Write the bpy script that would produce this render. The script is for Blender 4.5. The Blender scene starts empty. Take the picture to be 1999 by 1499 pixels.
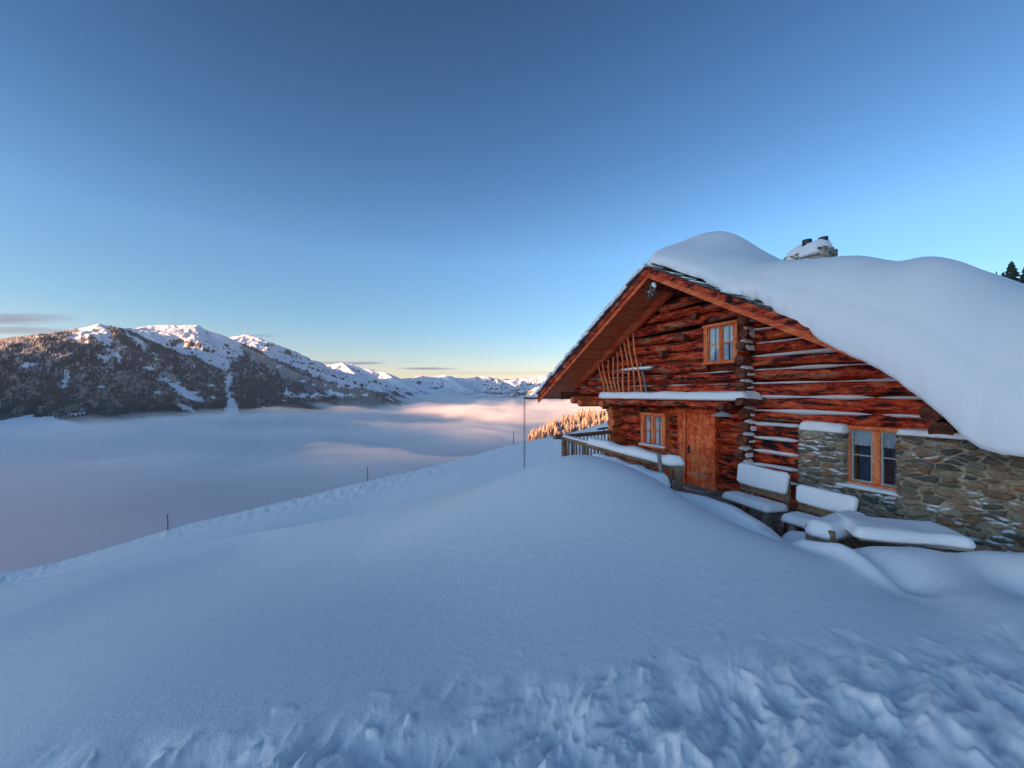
import bpy, math, random
import numpy as np
from mathutils import Vector, Matrix
sc = bpy.context.scene
C = sc.collection
R = math.radians

# ------------------------------------------------------------------ camera, sky, sun, exposure
FPX, CX, CY, HY = 751.0, 999.5, 749.5, 768.0        # focal length, centre and horizon of the 1999 px photograph
cam = bpy.data.cameras.new('camera'); camo = bpy.data.objects.new('camera', cam); C.objects.link(camo)
camo.location = (0, 0, 0); camo.rotation_euler = (R(90), 0, 0)
cam.sensor_width = 36; cam.lens = 36 * FPX / 1999; cam.shift_y = -(CY - HY) / 1999
cam.clip_start = .05; cam.clip_end = 60000
sc.camera = camo

SUN_ELEV = 4.0
SA = Vector((-.80, -.60, 0)).normalized()             # horizontal direction towards the sun
SDIR = Vector((SA.x * math.cos(R(SUN_ELEV)), SA.y * math.cos(R(SUN_ELEV)), math.sin(R(SUN_ELEV))))
world = bpy.data.worlds.new('World'); sc.world = world; world.use_nodes = True
wn, wl = world.node_tree.nodes, world.node_tree.links
sky = wn.new('ShaderNodeTexSky'); sky.sky_type = 'NISHITA'; sky.sun_disc = False
sky.sun_elevation = R(SUN_ELEV); sky.sun_rotation = math.atan2(SA.x, SA.y) % (2 * math.pi)
sky.air_density = 1.0; sky.dust_density = .35; sky.ozone_density = 2.0; sky.altitude = 1500
gam = wn.new('ShaderNodeGamma'); gam.inputs[1].default_value = 1.0
wl.new(sky.outputs[0], gam.inputs[0])
tint = wn.new('ShaderNodeMix'); tint.data_type = 'RGBA'; tint.blend_type = 'MULTIPLY'; tint.inputs[0].default_value = 1
tint.inputs[7].default_value = (.90, .97, .98, 1)
wl.new(gam.outputs[0], tint.inputs[6])
bg = wn['Background']; bg.inputs[1].default_value = .12
# thin high cloud bars low over the range
tc = wn.new('ShaderNodeTexCoord'); sep = wn.new('ShaderNodeSeparateXYZ'); wl.new(tc.outputs['Generated'], sep.inputs[0])
def wm(op, a, b=None, c=None):
    n = wn.new('ShaderNodeMath'); n.operation = op
    for i, v in enumerate((a, b, c)):
        if v is None: continue
        if isinstance(v, (int, float)): n.inputs[i].default_value = v
        else: wl.new(v, n.inputs[i])
    return n.outputs[0]
az = wm('DIVIDE', sep.outputs[0], wm('MAXIMUM', sep.outputs[1], .02)); el = wm('DIVIDE', sep.outputs[2], wm('MAXIMUM', sep.outputs[1], .02))
cn = wn.new('ShaderNodeTexNoise'); cn.inputs['Scale'].default_value = 3.0; cn.inputs['Detail'].default_value = 6
cmb = wn.new('ShaderNodeCombineXYZ'); wl.new(wm('MULTIPLY', az, 3.0), cmb.inputs[0]); wl.new(wm('MULTIPLY', el, 40.0), cmb.inputs[1]); wl.new(cmb.outputs[0], cn.inputs[0])
tot = None
for (px, py, hw, hh, st) in ((-20, 622, 185, 14, .75), (20, 645, 190, 9, .6), (685, 708.5, 78, 3.6, .85), (838, 719.5, 66, 3.0, .9), (800, 706, 34, 1.5, .3), (510, 655, 40, 4, .4), (1000, 728, 260, 5, .2)):
    u = wm('DIVIDE', wm('SUBTRACT', az, (px - CX) / FPX), hw / FPX)
    v = wm('DIVIDE', wm('SUBTRACT', el, (HY - py) / FPX), hh / FPX)
    d = wm('ADD', wm('MULTIPLY', u, u), wm('MULTIPLY', v, v))
    d = wm('ADD', d, wm('MULTIPLY', wm('SUBTRACT', cn.outputs[0], .5), 1.6))
    m = wm('MULTIPLY', wm('SMOOTH_MIN', wm('MAXIMUM', wm('SUBTRACT', 1.0, d), 0), 1.0, .2), st)
    tot = m if tot is None else wm('MAXIMUM', tot, m)
front = wm('GREATER_THAN', sep.outputs[1], .05)
tot = wm('MULTIPLY', wm('MINIMUM', tot, 1.0), front)
zr = wn.new('ShaderNodeValToRGB'); ze = zr.color_ramp.elements            # deep zenith, rosy skyline
for i_, (p_, c_) in enumerate([(0, (1.0, .62, .66)), (.05, (.96, .66, .68)), (.10, (.80, .68, .71)), (.16, (.67, .71, .78)), (.22, (.68, .74, .82)), (.32, (.68, .79, .92)), (.50, (.44, .57, .73)), (.75, (.25, .36, .50)), (1, (.22, .32, .46))]):
    e_ = ze[i_] if i_ < 2 else ze.new(p_)
    e_.position = p_; e_.color = (*c_, 1)
wl.new(sep.outputs[2], zr.inputs[0])
zm = wn.new('ShaderNodeMix'); zm.data_type = 'RGBA'; zm.blend_type = 'MULTIPLY'; zm.inputs[0].default_value = 1
wl.new(tint.outputs[2], zm.inputs[6]); wl.new(zr.outputs[0], zm.inputs[7])
dt = wn.new('ShaderNodeVectorMath'); dt.operation = 'DOT_PRODUCT'; wl.new(tc.outputs['Generated'], dt.inputs[0]); dt.inputs[1].default_value = tuple(SDIR)
glow = wm('ADD', wm('MULTIPLY', wm('POWER', wm('MAXIMUM', dt.outputs['Value'], 0.0), 3.0), 1.6), 1.0)      # the dawn side of the sky is brighter
gm = wn.new('ShaderNodeMix'); gm.data_type = 'RGBA'; gm.blend_type = 'MULTIPLY'; gm.inputs[0].default_value = 1; gm.clamp_result = False
gc = wn.new('ShaderNodeCombineXYZ'); [wl.new(wm('ADD', wm('MULTIPLY', wm('SUBTRACT', glow, 1.0), f_), 1.0), gc.inputs[k_]) for k_, f_ in enumerate((1.45, 1.0, .72))]
wl.new(zm.outputs[2], gm.inputs[6]); wl.new(gc.outputs[0], gm.inputs[7])
cmix = wn.new('ShaderNodeMix'); cmix.data_type = 'RGBA'; wl.new(tot, cmix.inputs[0]); wl.new(gm.outputs[2], cmix.inputs[6])
cmix.inputs[7].default_value = (.55, .55, .78, 1)
wl.new(cmix.outputs[2], bg.inputs[0])

sl = bpy.data.lights.new('sun', 'SUN'); sl.energy = 5.0; sl.angle = R(.5); sl.color = (1.0, .52, .27)
so = bpy.data.objects.new('sun', sl); C.objects.link(so); so.rotation_euler = SDIR.to_track_quat('Z', 'Y').to_euler()
sc.view_settings.view_transform = 'Standard'; sc.view_settings.look = 'None'; sc.view_settings.gamma = 1
sc.view_settings.exposure = 2.0
sc.render.engine = 'CYCLES'
sc.cycles.max_bounces = 8; sc.cycles.diffuse_bounces = 4; sc.cycles.glossy_bounces = 3; sc.cycles.volume_bounces = 4
sc.cycles.transparent_max_bounces = 16; sc.cycles.use_denoising = True

# ------------------------------------------------------------------ helpers
rng = np.random.default_rng(7); rnd = random.Random(5)
_P = rng.permutation(256); _P = np.concatenate([_P, _P, _P])
_G = rng.normal(size=(256, 3)); _G /= np.linalg.norm(_G, axis=1)[:, None]
def noise(x, y, z=0.0):
    x, y, z = np.broadcast_arrays(np.asarray(x, float), np.asarray(y, float), np.asarray(z, float))
    xi, yi, zi = np.floor(x).astype(int), np.floor(y).astype(int), np.floor(z).astype(int)
    xf, yf, zf = x - xi, y - yi, z - zi; xi &= 255; yi &= 255; zi &= 255
    f = lambda t: t * t * t * (t * (t * 6 - 15) + 10)
    u, v, w = f(xf), f(yf), f(zf); out = 0
    for dx in (0, 1):
        for dy in (0, 1):
            for dz in (0, 1):
                g = _G[_P[_P[_P[xi + dx] + yi + dy] + zi + dz]]
                out = out + (g[..., 0] * (xf - dx) + g[..., 1] * (yf - dy) + g[..., 2] * (zf - dz)) * (u if dx else 1 - u) * (v if dy else 1 - v) * (w if dz else 1 - w)
    return out * 1.6
def fbm(x, y, z=0.0, o=4, g=.5):
    s, a, f = 0, 1.0, 1.0
    for i in range(o):
        s = s + a * noise(x * f + 17.3 * i, y * f - 9.1 * i, z * f); a *= g; f *= 2.03
    return s
def sstep(a, b, x):
    t = np.clip((x - a) / (b - a), 0, 1); return t * t * (3 - 2 * t)

def newobj(name, me, mat=None, parent=None, loc=None, smooth=True):
    o = bpy.data.objects.new(name, me); C.objects.link(o)
    if mat: me.materials.append(mat)
    if parent: o.parent = parent
    if loc is not None: o.location = loc
    return o
def np_mesh(name, V, F, mat=None, parent=None, smooth=True, attrs=None, loc=None):
    """F: (n,k) array of equal sized faces"""
    me = bpy.data.meshes.new(name); V = np.asarray(V, np.float32); F = np.asarray(F, np.int32); n, k = F.shape
    me.vertices.add(len(V)); me.vertices.foreach_set('co', V.ravel())
    me.loops.add(n * k); me.loops.foreach_set('vertex_index', F.ravel())
    me.polygons.add(n); me.polygons.foreach_set('loop_start', np.arange(n, dtype=np.int32) * k)
    me.polygons.foreach_set('use_smooth', np.full(n, smooth)); me.update(calc_edges=True)
    for an, av in (attrs or {}).items():
        av = np.asarray(av, np.float32)
        if av.ndim == 1: a = me.attributes.new(an, 'FLOAT', 'POINT'); a.data.foreach_set('value', av)
        else: a = me.attributes.new(an, 'FLOAT_VECTOR', 'POINT'); a.data.foreach_set('vector', av.ravel())
    return newobj(name, me, mat, parent, loc)
def grid_faces(nr, nc, wrap=False):
    i = np.arange(nr - 1)[:, None]; j = np.arange(nc if wrap else nc - 1)[None, :]; j2 = (j + 1) % nc
    return np.stack([i * nc + j, i * nc + j2, (i + 1) * nc + j2, (i + 1) * nc + j], -1).reshape(-1, 4)

class MB:
    def __init__(s): s.v = []; s.f = []
    def add(s, V, F):
        b = len(s.v); s.v += [tuple(map(float, p)) for p in V]; s.f += [tuple(int(i) + b for i in f) for f in F]; return s
    def box(s, x0, x1, y0, y1, z0, z1, M=None, bev=0.0):
        if x0 > x1: x0, x1 = x1, x0
        if y0 > y1: y0, y1 = y1, y0
        if z0 > z1: z0, z1 = z1, z0
        if bev <= 0:
            V = [(x, y, z) for x in (x0, x1) for y in (y0, y1) for z in (z0, z1)]
            F = [(0, 1, 3, 2), (4, 6, 7, 5), (0, 4, 5, 1), (2, 3, 7, 6), (0, 2, 6, 4), (1, 5, 7, 3)]
        else:
            b = min(bev, (x1 - x0) * .45, (y1 - y0) * .45, (z1 - z0) * .45); V = []; idx = {}
            for ix, x in enumerate((x0, x1)):
                for iy, y in enumerate((y0, y1)):
                    for iz, z in enumerate((z0, z1)):
                        sx, sy, sz = (1, -1)[ix], (1, -1)[iy], (1, -1)[iz]
                        idx[ix, iy, iz] = len(V)
                        V += [(x, y + sy * b, z + sz * b), (x + sx * b, y, z + sz * b), (x + sx * b, y + sy * b, z)]
            g = lambda a, k: idx[a] + k
            F = []
            for ix in (0, 1): F.append([g((ix, iy, iz), 0) for iy, iz in ((0, 0), (1, 0), (1, 1), (0, 1))][::(1 if ix else -1)])
            for iy in (0, 1): F.append([g((ix, iy, iz), 1) for ix, iz in ((0, 0), (0, 1), (1, 1), (1, 0))][::(1 if iy else -1)])
            for iz in (0, 1): F.append([g((ix, iy, iz), 2) for ix, iy in ((0, 0), (1, 0), (1, 1), (0, 1))][::(1 if iz else -1)])
            for a in (0, 1):
                for c in (0, 1):
                    s1 = 1 if (a ^ c) else -1
                    F.append([g((a, c, 0), 0), g((a, c, 1), 0), g((a, c, 1), 1), g((a, c, 0), 1)][::-s1])
                    F.append([g((a, 0, c), 0), g((a, 1, c), 0), g((a, 1, c), 2), g((a, 0, c), 2)][::s1])
                    F.append([g((0, a, c), 1), g((1, a, c), 1), g((1, a, c), 2), g((0, a, c), 2)][::-s1])
            for k, i in idx.items():
                par = (k[0] + k[1] + k[2]) % 2
                F.append((i, i + 1, i + 2) if par else (i, i + 2, i + 1))
        if M is not None: V = [M @ Vector(p) for p in V]
        return s.add(V, F)
    def tube(s, pts, rad, seg=10, cap=True, bump=0.0, seed=0.0, bf=3.0):
        pts = [Vector(p) for p in pts]; n = len(pts)
        if isinstance(rad, (int, float)): rad = [rad] * n
        V = []; up = Vector((0, 0, 1)); prev = None
        for i, p in enumerate(pts):
            d = (pts[min(i + 1, n - 1)] - pts[max(i - 1, 0)]).normalized()
            if prev is None:
                a = up if abs(d.z) < .9 else Vector((1, 0, 0)); e1 = d.cross(a).normalized()
            else:
                e1 = (prev - d * prev.dot(d)).normalized()
            prev = e1; e2 = d.cross(e1)
            for k in range(seg):
                t = 2 * math.pi * k / seg
                V.append(p + (e1 * math.cos(t) + e2 * math.sin(t)) * rad[i])
        if bump:
            A = np.array([tuple(v) for v in V]); ctr = np.repeat(np.array([tuple(p) for p in pts]), seg, 0)
            q = noise(A[:, 0] * bf + seed, A[:, 1] * bf * 2 + seed * 2.1, A[:, 2] * bf * 2 - seed) + .5 * noise(A[:, 0] * bf * 3 + seed, A[:, 1] * bf * 5, A[:, 2] * bf * 5 - seed)
            A = ctr + (A - ctr) * (1 + bump * q)[:, None]; V = [Vector(a) for a in A]
        F = [(i * seg + k, (i + 1) * seg + k, (i + 1) * seg + (k + 1) % seg, i * seg + (k + 1) % seg) for i in range(n - 1) for k in range(seg)]
        if cap:
            F.append(tuple(range(seg))); F.append(tuple((n - 1) * seg + k for k in reversed(range(seg))))
        return s.add(V, F)
    def build(s, name, mat, parent=None, smooth=False, loc=None):
        me = bpy.data.meshes.new(name); me.from_pydata(s.v, [], s.f)
        if smooth:
            me.polygons.foreach_set('use_smooth', [True] * len(me.polygons)); me.set_sharp_from_angle(angle=R(50))
        me.update(); return newobj(name, me, mat, parent, loc)

def tag(o, label=None, cat=None, group=None, kind=None):
    if label: o['label'] = label
    if cat: o['category'] = cat
    if group: o['group'] = group
    if kind: o['kind'] = kind
    return o
def empty(name, loc=(0, 0, 0), rz=0.0, **k):
    o = bpy.data.objects.new(name, None); C.objects.link(o); o.location = loc; o.rotation_euler = (0, 0, rz)
    o.empty_display_size = .2; tag(o, **k); return o
def P(px, py, Y): return Vector(((px - CX) / FPX * Y, Y, (HY - py) / FPX * Y))
def rounded_slab(name, L, W, H, mat, parent=None, seed=0.0, droop=.0, rough=.05, belly=.03, nx=40, ny=18, taper=None):
    """a pillow of snow: L x W footprint centred at the origin, H thick, rounded over its edges, undercut a little"""
    prof = []
    for k in range(10):                                  # side profile (inset, height) from the underside up
        t = k / 9; prof.append((-belly * math.sin(math.pi * t * .9), t))
    U = np.linspace(-1, 1, nx); Wv = np.linspace(-1, 1, ny); X, Y = np.meshgrid(U, Wv)
    n = 5.0
    rr = (np.abs(X) ** n + np.abs(Y) ** n) ** (1 / n)
    e1 = np.clip(np.minimum((1 - np.abs(X)) * L / 2, (1 - np.abs(Y)) * W / 2) / (H * .9), 0, 1)
    ht = np.sqrt(np.clip(1 - (1 - e1) ** 2, 0, 1))
    # squircle mapping to round off the corners in plan
    cr = min(H, W * .35)
    ax, ay = np.abs(X) * L / 2, np.abs(Y) * W / 2
    cxx, cyy = np.clip(ax - (L / 2 - cr), 0, None), np.clip(ay - (W / 2 - cr), 0, None)
    m = np.maximum(cxx, cyy); h = np.sqrt(cxx ** 2 + cyy ** 2); sc_ = np.where(h > 1e-9, m / np.maximum(h, 1e-9), 1)
    px_ = np.sign(X) * np.where(cxx > 0, L / 2 - cr + cxx * sc_, ax); py_ = np.sign(Y) * np.where(cyy > 0, W / 2 - cr + cyy * sc_, ay)
    wob = 1 + rough * noise(px_ * 2 + seed, py_ * 2 - seed, seed)
    top = H * (.25 + .75 * ht) * (1 + rough * 2 * fbm(px_ * 1.7 + seed, py_ * 1.7, seed, 2))
    dr = droop * (1 - e1) ** 3
    VT = np.stack([px_ * wob, py_ * wob, top - dr], -1).reshape(-1, 3)
    VB = np.stack([px_ * wob * .985, py_ * wob * .97, -dr * 1.4 + 0 * top], -1).reshape(-1, 3)
    F = grid_faces(ny, nx); FB = F[:, ::-1] + nx * ny
    loop = [j for j in range(nx)] + [i * nx + nx - 1 for i in range(1, ny)] + [(ny - 1) * nx + j for j in range(nx - 2, -1, -1)] + [i * nx for i in range(ny - 2, 0, -1)]
    S = [(loop[k], loop[k] + nx * ny, loop[(k + 1) % len(loop)] + nx * ny, loop[(k + 1) % len(loop)]) for k in range(len(loop))]
    return np_mesh(name, np.vstack([VT, VB]), np.vstack([F, FB, np.array(S)]), mat, parent)

# ------------------------------------------------------------------ materials
def mat_new(name):
    m = bpy.data.materials.new(name); m.use_nodes = True; return m, m.node_tree.nodes, m.node_tree.links, m.node_tree.nodes['Principled BSDF']
def ramp(n, stops):
    r = n.new('ShaderNodeValToRGB'); e = r.color_ramp.elements
    while len(e) < len(stops): e.new(.5)
    for i, (p, c) in enumerate(stops): e[i].position = p; e[i].color = (*c, 1) if len(c) == 3 else c
    return r
def tex(n, l, scale=1.0, detail=6, rough=.55, st=(1, 1, 1), dist=0.0, coord='Object'):
    t = n.new('ShaderNodeTexCoord'); mp = n.new('ShaderNodeMapping'); mp.inputs['Scale'].default_value = st
    l.new(t.outputs[coord], mp.inputs[0]); x = n.new('ShaderNodeTexNoise'); x.inputs['Scale'].default_value = scale
    x.inputs['Detail'].default_value = detail; x.inputs['Roughness'].default_value = rough; x.inputs['Distortion'].default_value = dist
    l.new(mp.outputs[0], x.inputs[0]); return x.outputs[0]
def mixc(n, l, fac, a, b, bt='MIX'):
    m = n.new('ShaderNodeMix'); m.data_type = 'RGBA'; m.blend_type = bt
    for i, v in ((0, fac), (6, a), (7, b)):
        if isinstance(v, (int, float)): m.inputs[i].default_value = v
        elif isinstance(v, tuple): m.inputs[i].default_value = (*v, 1)
        else: l.new(v, m.inputs[i])
    return m.outputs[2]
def bumpn(n, l, b, h, strength=.4, dist=.02):
    x = n.new('ShaderNodeBump'); x.inputs['Strength'].default_value = strength; x.inputs['Distance'].default_value = dist
    l.new(h, x.inputs['Height']); l.new(x.outputs[0], b.inputs['Normal'])
def math_(n, l, op, a, b=0.0):
    x = n.new('ShaderNodeMath'); x.operation = op
    for i, v in ((0, a), (1, b)):
        if isinstance(v, (int, float)): x.inputs[i].default_value = v
        else: l.new(v, x.inputs[i])
    return x.outputs[0]

def snow_mat(name, grain=1.0, col=(.90, .87, .86)):
    m, n, l, b = mat_new(name); b.inputs['Base Color'].default_value = (*col, 1); b.inputs['Roughness'].default_value = .6
    b.inputs['Specular IOR Level'].default_value = .25
    f = tex(n, l, 90, 3, .6); g = tex(n, l, 9, 4, .6)
    h = math_(n, l, 'ADD', math_(n, l, 'MULTIPLY', f, .25), math_(n, l, 'MULTIPLY', g, .6))
    bumpn(n, l, b, h, .35 * grain, .02); return m
M_snow = snow_mat('snow')
M_snow_rough = snow_mat('snow_crusted', 1.6)

def wood_mat(name, dark, mid, light, st=(1, 12, 12), scale=1.6, blotch=.5, rough=.65, seed=0.0, bump=.5, pos=(.30, .43, .60)):
    m, n, l, b = mat_new(name)
    a = tex(n, l, scale, 8, .65, st, .6); g = tex(n, l, 2.2, 5, .7, (1, 2.2, 2.2), 1.5)
    f = math_(n, l, 'ADD', math_(n, l, 'MULTIPLY', a, 1 - blotch), math_(n, l, 'MULTIPLY', g, blotch))
    r = ramp(n, [(pos[0], dark), (pos[1], mid), (pos[2], light)]); l.new(f, r.inputs[0])
    fine = tex(n, l, 14, 4, .6, (st[0] * .5, st[1], st[2]))
    rr = ramp(n, [(.35, (.45, .45, .45)), (.55, (1, 1, 1))]); l.new(fine, rr.inputs[0])
    l.new(mixc(n, l, .8, r.outputs[0], rr.outputs[0], 'MULTIPLY'), b.inputs['Base Color'])
    b.inputs['Roughness'].default_value = rough; b.inputs['Specular IOR Level'].default_value = .25
    bumpn(n, l, b, math_(n, l, 'ADD', f, math_(n, l, 'MULTIPLY', fine, .3)), bump, .03); return m
M_log = wood_mat('log_wood', (.012, .005, .006), (.62, .045, .011), (.95, .22, .07), (1, 6, 6), 1.9, .5, pos=(.45, .51, .64), bump=1.0)
_n, _l = M_log.node_tree.nodes, M_log.node_tree.links; _b = _n['Principled BSDF']; _src = _b.inputs['Base Color'].links[0].from_socket
_w = tex(_n, _l, 1.3, 5, .65, (1, 3, 3), 1.0); _wr = ramp(_n, [(.55, (0, 0, 0)), (.66, (.75, .75, .75))]); _l.new(_w, _wr.inputs[0])      # worn, bleached patches
_k = tex(_n, _l, 26, 3, .6, (.25, 3, 3)); _kr = ramp(_n, [(.37, (.25, .18, .18)), (.48, (1, 1, 1))]); _l.new(_k, _kr.inputs[0])          # drying cracks
_l.new(mixc(_n, _l, .8, mixc(_n, _l, _wr.outputs[0], _src, (.50, .24, .13)), _kr.outputs[0], 'MULTIPLY'), _b.inputs['Base Color'])
M_logdark = wood_mat('log_end_wood', (.015, .008, .007), (.09, .025, .015), (.30, .08, .035), (3, 3, 3), 3, .5)
M_logy = wood_mat('beam_wood', (.05, .014, .010), (.60, .10, .03), (.80, .25, .09), (6, 1, 6), 1.7, .4)
M_board = wood_mat('board_wood', (.18, .02, .012), (.84, .10, .025), (.95, .30, .10), (6, 6, 1.2), 1.3, .5, pos=(.34, .48, .60))
M_boardx = wood_mat('bargeboard_wood', (.16, .02, .01), (.78, .105, .03), (.92, .26, .09), (1, 8, 8), 1.4, .35, pos=(.30, .46, .64))
M_soffit = wood_mat('soffit_wood', (.16, .03, .015), (.66, .13, .045), (.78, .24, .09), (8, .7, 8), 1.4, .3)
M_frame = wood_mat('window_wood', (.30, .04, .015), (.88, .15, .04), (.95, .34, .13), (8, 8, 1), 1.2, .3, pos=(.28, .44, .6))
M_grey = wood_mat('weathered_wood', (.05, .04, .04), (.22, .18, .16), (.42, .36, .31), (2, 8, 8), 1.6, .4)
M_greybrown = wood_mat('fence_wood', (.05, .028, .02), (.20, .11, .06), (.34, .22, .13), (3, 3, 3), 1.6, .4)
M_branch = wood_mat('branch_wood', (.35, .06, .02), (.82, .18, .06), (.90, .32, .13), (6, 6, 1), 1.6, .4)

def simple(name, col, rough=.6, metal=0.0):
    m, n, l, b = mat_new(name); b.inputs['Roughness'].default_value = rough; b.inputs['Metallic'].default_value = metal
    f = tex(n, l, 12, 4); r = ramp(n, [(.3, tuple(c * .7 for c in col)), (.7, col)]); l.new(f, r.inputs[0]); l.new(r.outputs[0], b.inputs['Base Color']); return m
M_shingle = wood_mat('shingle_wood', (.025, .028, .028), (.09, .095, .085), (.20, .20, .17), (2, 2, 2), 3, .5)
M_metal = simple('dark_metal', (.05, .05, .055), .45, .7)
M_enamel = simple('lamp_enamel', (.42, .46, .46), .4)
M_copper = simple('gutter_metal', (.16, .05, .05), .5, .4)
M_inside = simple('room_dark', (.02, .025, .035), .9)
M_curtain = simple('curtain_cloth', (.80, .82, .84), .9)
M_drape = simple('drape_cloth', (.10, .13, .22), .9)
def glass_mat():
    m, n, l, b = mat_new('window_glass'); n.remove(b); o = n['Material Output']
    tr = n.new('ShaderNodeBsdfTransparent'); gl = n.new('ShaderNodeBsdfGlossy'); gl.inputs['Roughness'].default_value = .03
    tr.inputs[0].default_value = (.85, .9, .93, 1)
    lwt = n.new('ShaderNodeLayerWeight'); lwt.inputs[0].default_value = .5; fr = n.new('ShaderNodeMath'); fr.operation = 'MULTIPLY_ADD'; pw_ = n.new('ShaderNodeMath'); pw_.operation = 'POWER'; l.new(lwt.outputs['Facing'], pw_.inputs[0]); pw_.inputs[1].default_value = 3.0; l.new(pw_.outputs[0], fr.inputs[0]); fr.inputs[1].default_value = .7; fr.inputs[2].default_value = .07; mx = n.new('ShaderNodeMixShader')
    l.new(fr.outputs[0], mx.inputs[0]); l.new(tr.outputs[0], mx.inputs[1]); l.new(gl.outputs[0], mx.inputs[2]); l.new(mx.outputs[0], o.inputs[0]); return m
M_glass = glass_mat()
def stone_mat():
    m, n, l, b = mat_new('rubble_stone')
    a = n.new('ShaderNodeAttribute'); a.attribute_name = 'tone'; sn = n.new('ShaderNodeAttribute'); sn.attribute_name = 'snow'
    f = tex(n, l, 10, 8, .65); r = ramp(n, [(.3, (.45, .45, .45)), (.7, (1.35, 1.35, 1.35))]); l.new(f, r.inputs[0])
    c = mixc(n, l, .9, a.outputs['Color'], r.outputs[0], 'MULTIPLY')
    c = mixc(n, l, sn.outputs['Fac'], c, (.82, .85, .9)); l.new(c, b.inputs['Base Color']); b.inputs['Roughness'].default_value = .8
    bumpn(n, l, b, tex(n, l, 30, 6, .7), .6, .02); return m
M_stone = stone_mat()

# ------------------------------------------------------------------ terrain near the hut
def tps_fit(pts, smooth=0.0):
    p = np.array(pts, float); xy, z = p[:, :2], p[:, 2]; n = len(p)
    d = np.hypot(xy[:, None, 0] - xy[None, :, 0], xy[:, None, 1] - xy[None, :, 1])
    K = np.where(d > 0, d * d * np.log(np.maximum(d, 1e-9)), 0) + np.eye(n) * smooth
    Q = np.c_[np.ones(n), xy]; A = np.block([[K, Q], [Q.T, np.zeros((3, 3))]]); w = np.linalg.solve(A, np.r_[z, 0, 0, 0])
    def ev(X, Y):
        sh = X.shape; X, Y = X.ravel(), Y.ravel(); out = np.empty(len(X))
        for s in range(0, len(X), 40000):
            x, y = X[s:s + 40000], Y[s:s + 40000]
            d2 = (x[:, None] - xy[None, :, 0]) ** 2 + (y[:, None] - xy[None, :, 1]) ** 2
            out[s:s + 40000] = (.5 * d2 * np.log(np.maximum(d2, 1e-12))) @ w[:n] + w[n] + w[n + 1] * x + w[n + 2] * y
        return out.reshape(sh)
    return ev
def cp(px, py, Y): p = P(px, py, Y); return (p.x, p.y, p.z)
near = [cp(0, 1499, 1.68), cp(1000, 1499, 1.68), cp(1999, 1499, 1.68), (0, 0, -1.65), (2, 0, -1.6), (-2.5, 0, -2.0), (6, 0, -1.5), (10, 0, -.2), (-8, 0, -4.0), (0, -4, -1.5), (7, -4, 0.2), (-7, -4, -3.6),
        (0, 3, -1.6), (0, 4.5, -1.42), (1.2, 4.8, -1.15), (1.4, 3, -1.6), (3.2, 2.4, -1.70), (2.2, 3.6, -1.56),
        cp(1150, 893, 6.3), cp(1110, 900, 6.6), cp(1200, 908, 6.1), cp(1060, 913, 6.8), cp(1010, 928, 7.0), cp(850, 966, 8), cp(700, 1000, 9), cp(550, 1026, 9.8), cp(400, 1054, 10.5), cp(200, 1100, 11.3), cp(0, 1147, 12), cp(-400, 1240, 13),
        (1.4, 8.5, -2.05), (.15, 9.5, -2.6), (-2.2, 11, -3.95), (-5, 12.5, -5.2), (-7.6, 13.3, -6.1), (-11, 14.2, -7.2), (-21.5, 16.5, -10.2),
        (-2, 5, -2.1), (-5, 6, -2.95), (-8, 6, -3.5), (-4, 3, -2.25), (-6, 9, -3.5), (-9, 9.6, -4.1), (-12, 9, -4.75),
        cp(1280, 944, 5.7), cp(1330, 969, 5.3), cp(1420, 1020, 4.7), cp(1500, 1049, 4.35), cp(1600, 1079, 4.0), cp(1700, 1121, 3.6), cp(1850, 1160, 3.25), cp(1999, 1170, 3.15), cp(2200, 1190, 3.0),
        cp(1999, 1215, 2.8), (3.55, 3.45, -1.80), (4.6, 3.45, -1.80),
        cp(1700, 1066, 4.02), cp(1800, 1068, 3.98), cp(1920, 1074, 3.95), cp(2100, 1080, 3.9),
        (3.6, 4.75, -2.3), (4.6, 4.6, -2.25), (5.8, 4.3, -2.2), (3.2, 5.3, -2.32), (2.6, 6.6, -2.3), (2.3, 7.6, -2.25),
        (3.6, 6.4, -2.36), (4.4, 7.4, -2.36), (3.2, 8.5, -2.36), (2.6, 10, -2.36), (5.2, 5.6, -2.36), (3.4, 11.5, -2.36), (6.2, 5.3, -2.36), (5, 9.5, -2.36), (7, 7, -2.3), (4, 12.5, -2.3),
        (9, 3.2, -1.2), (9, 12, -1.6), (12, 8, -.9), (3, 14, -2.9), (-1, 16, -4.0)]
far = [cp(-200, 1165, 46), cp(0, 1121, 50), cp(328, 1035, 55), cp(718, 940, 58), cp(1003, 868, 64), cp(1205, 829, 72), (60, 95, 5.0), (30, 30, 3.0), (65, 50, 7.0), (20, 50, -.5),
       (-22, 20, -11.2), (-58.6, 44, -22.4), (-32, 40, -15.6), (-17, 43, -13.5), (-8, 40, -10.9), (0, 40, -8.9), (-24, 30, -12.7), (-12, 30, -10.6), (0, 28, -6.9), (10, 50, -6.2), (-40, 0, -14), (-70, 0, -26), (40, 0, 9), (70, 20, 12), (0, -40, 1.5), (0, -80, 3), (60, -60, 12), (-60, -60, -19), (10, 22, -2.6), (-60, 90, -30), (0, 90, -18), (-100, 40, -42)]
ter = tps_fit(near + far, 1e-4)
hollow = [(.15, 9.5, -2.6), (-2.2, 11, -3.95), (-5, 12.5, -5.2), (-7.6, 13.3, -6.1), (-11, 14.2, -7.2), (-21.5, 16.5, -10.2)]
ter_n = tps_fit([p for p in near if p not in hollow and not (p[0] < .8 and p[1] > 13)], 1e-3)                       # the near dune on its own
ter_f = tps_fit([p for p in near if p[0] > 1.0 or p in hollow] + far + [(-8, -3, -6), (-10, 5, -6.2), (0, 2, -2.6)], 1e-3)
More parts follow.
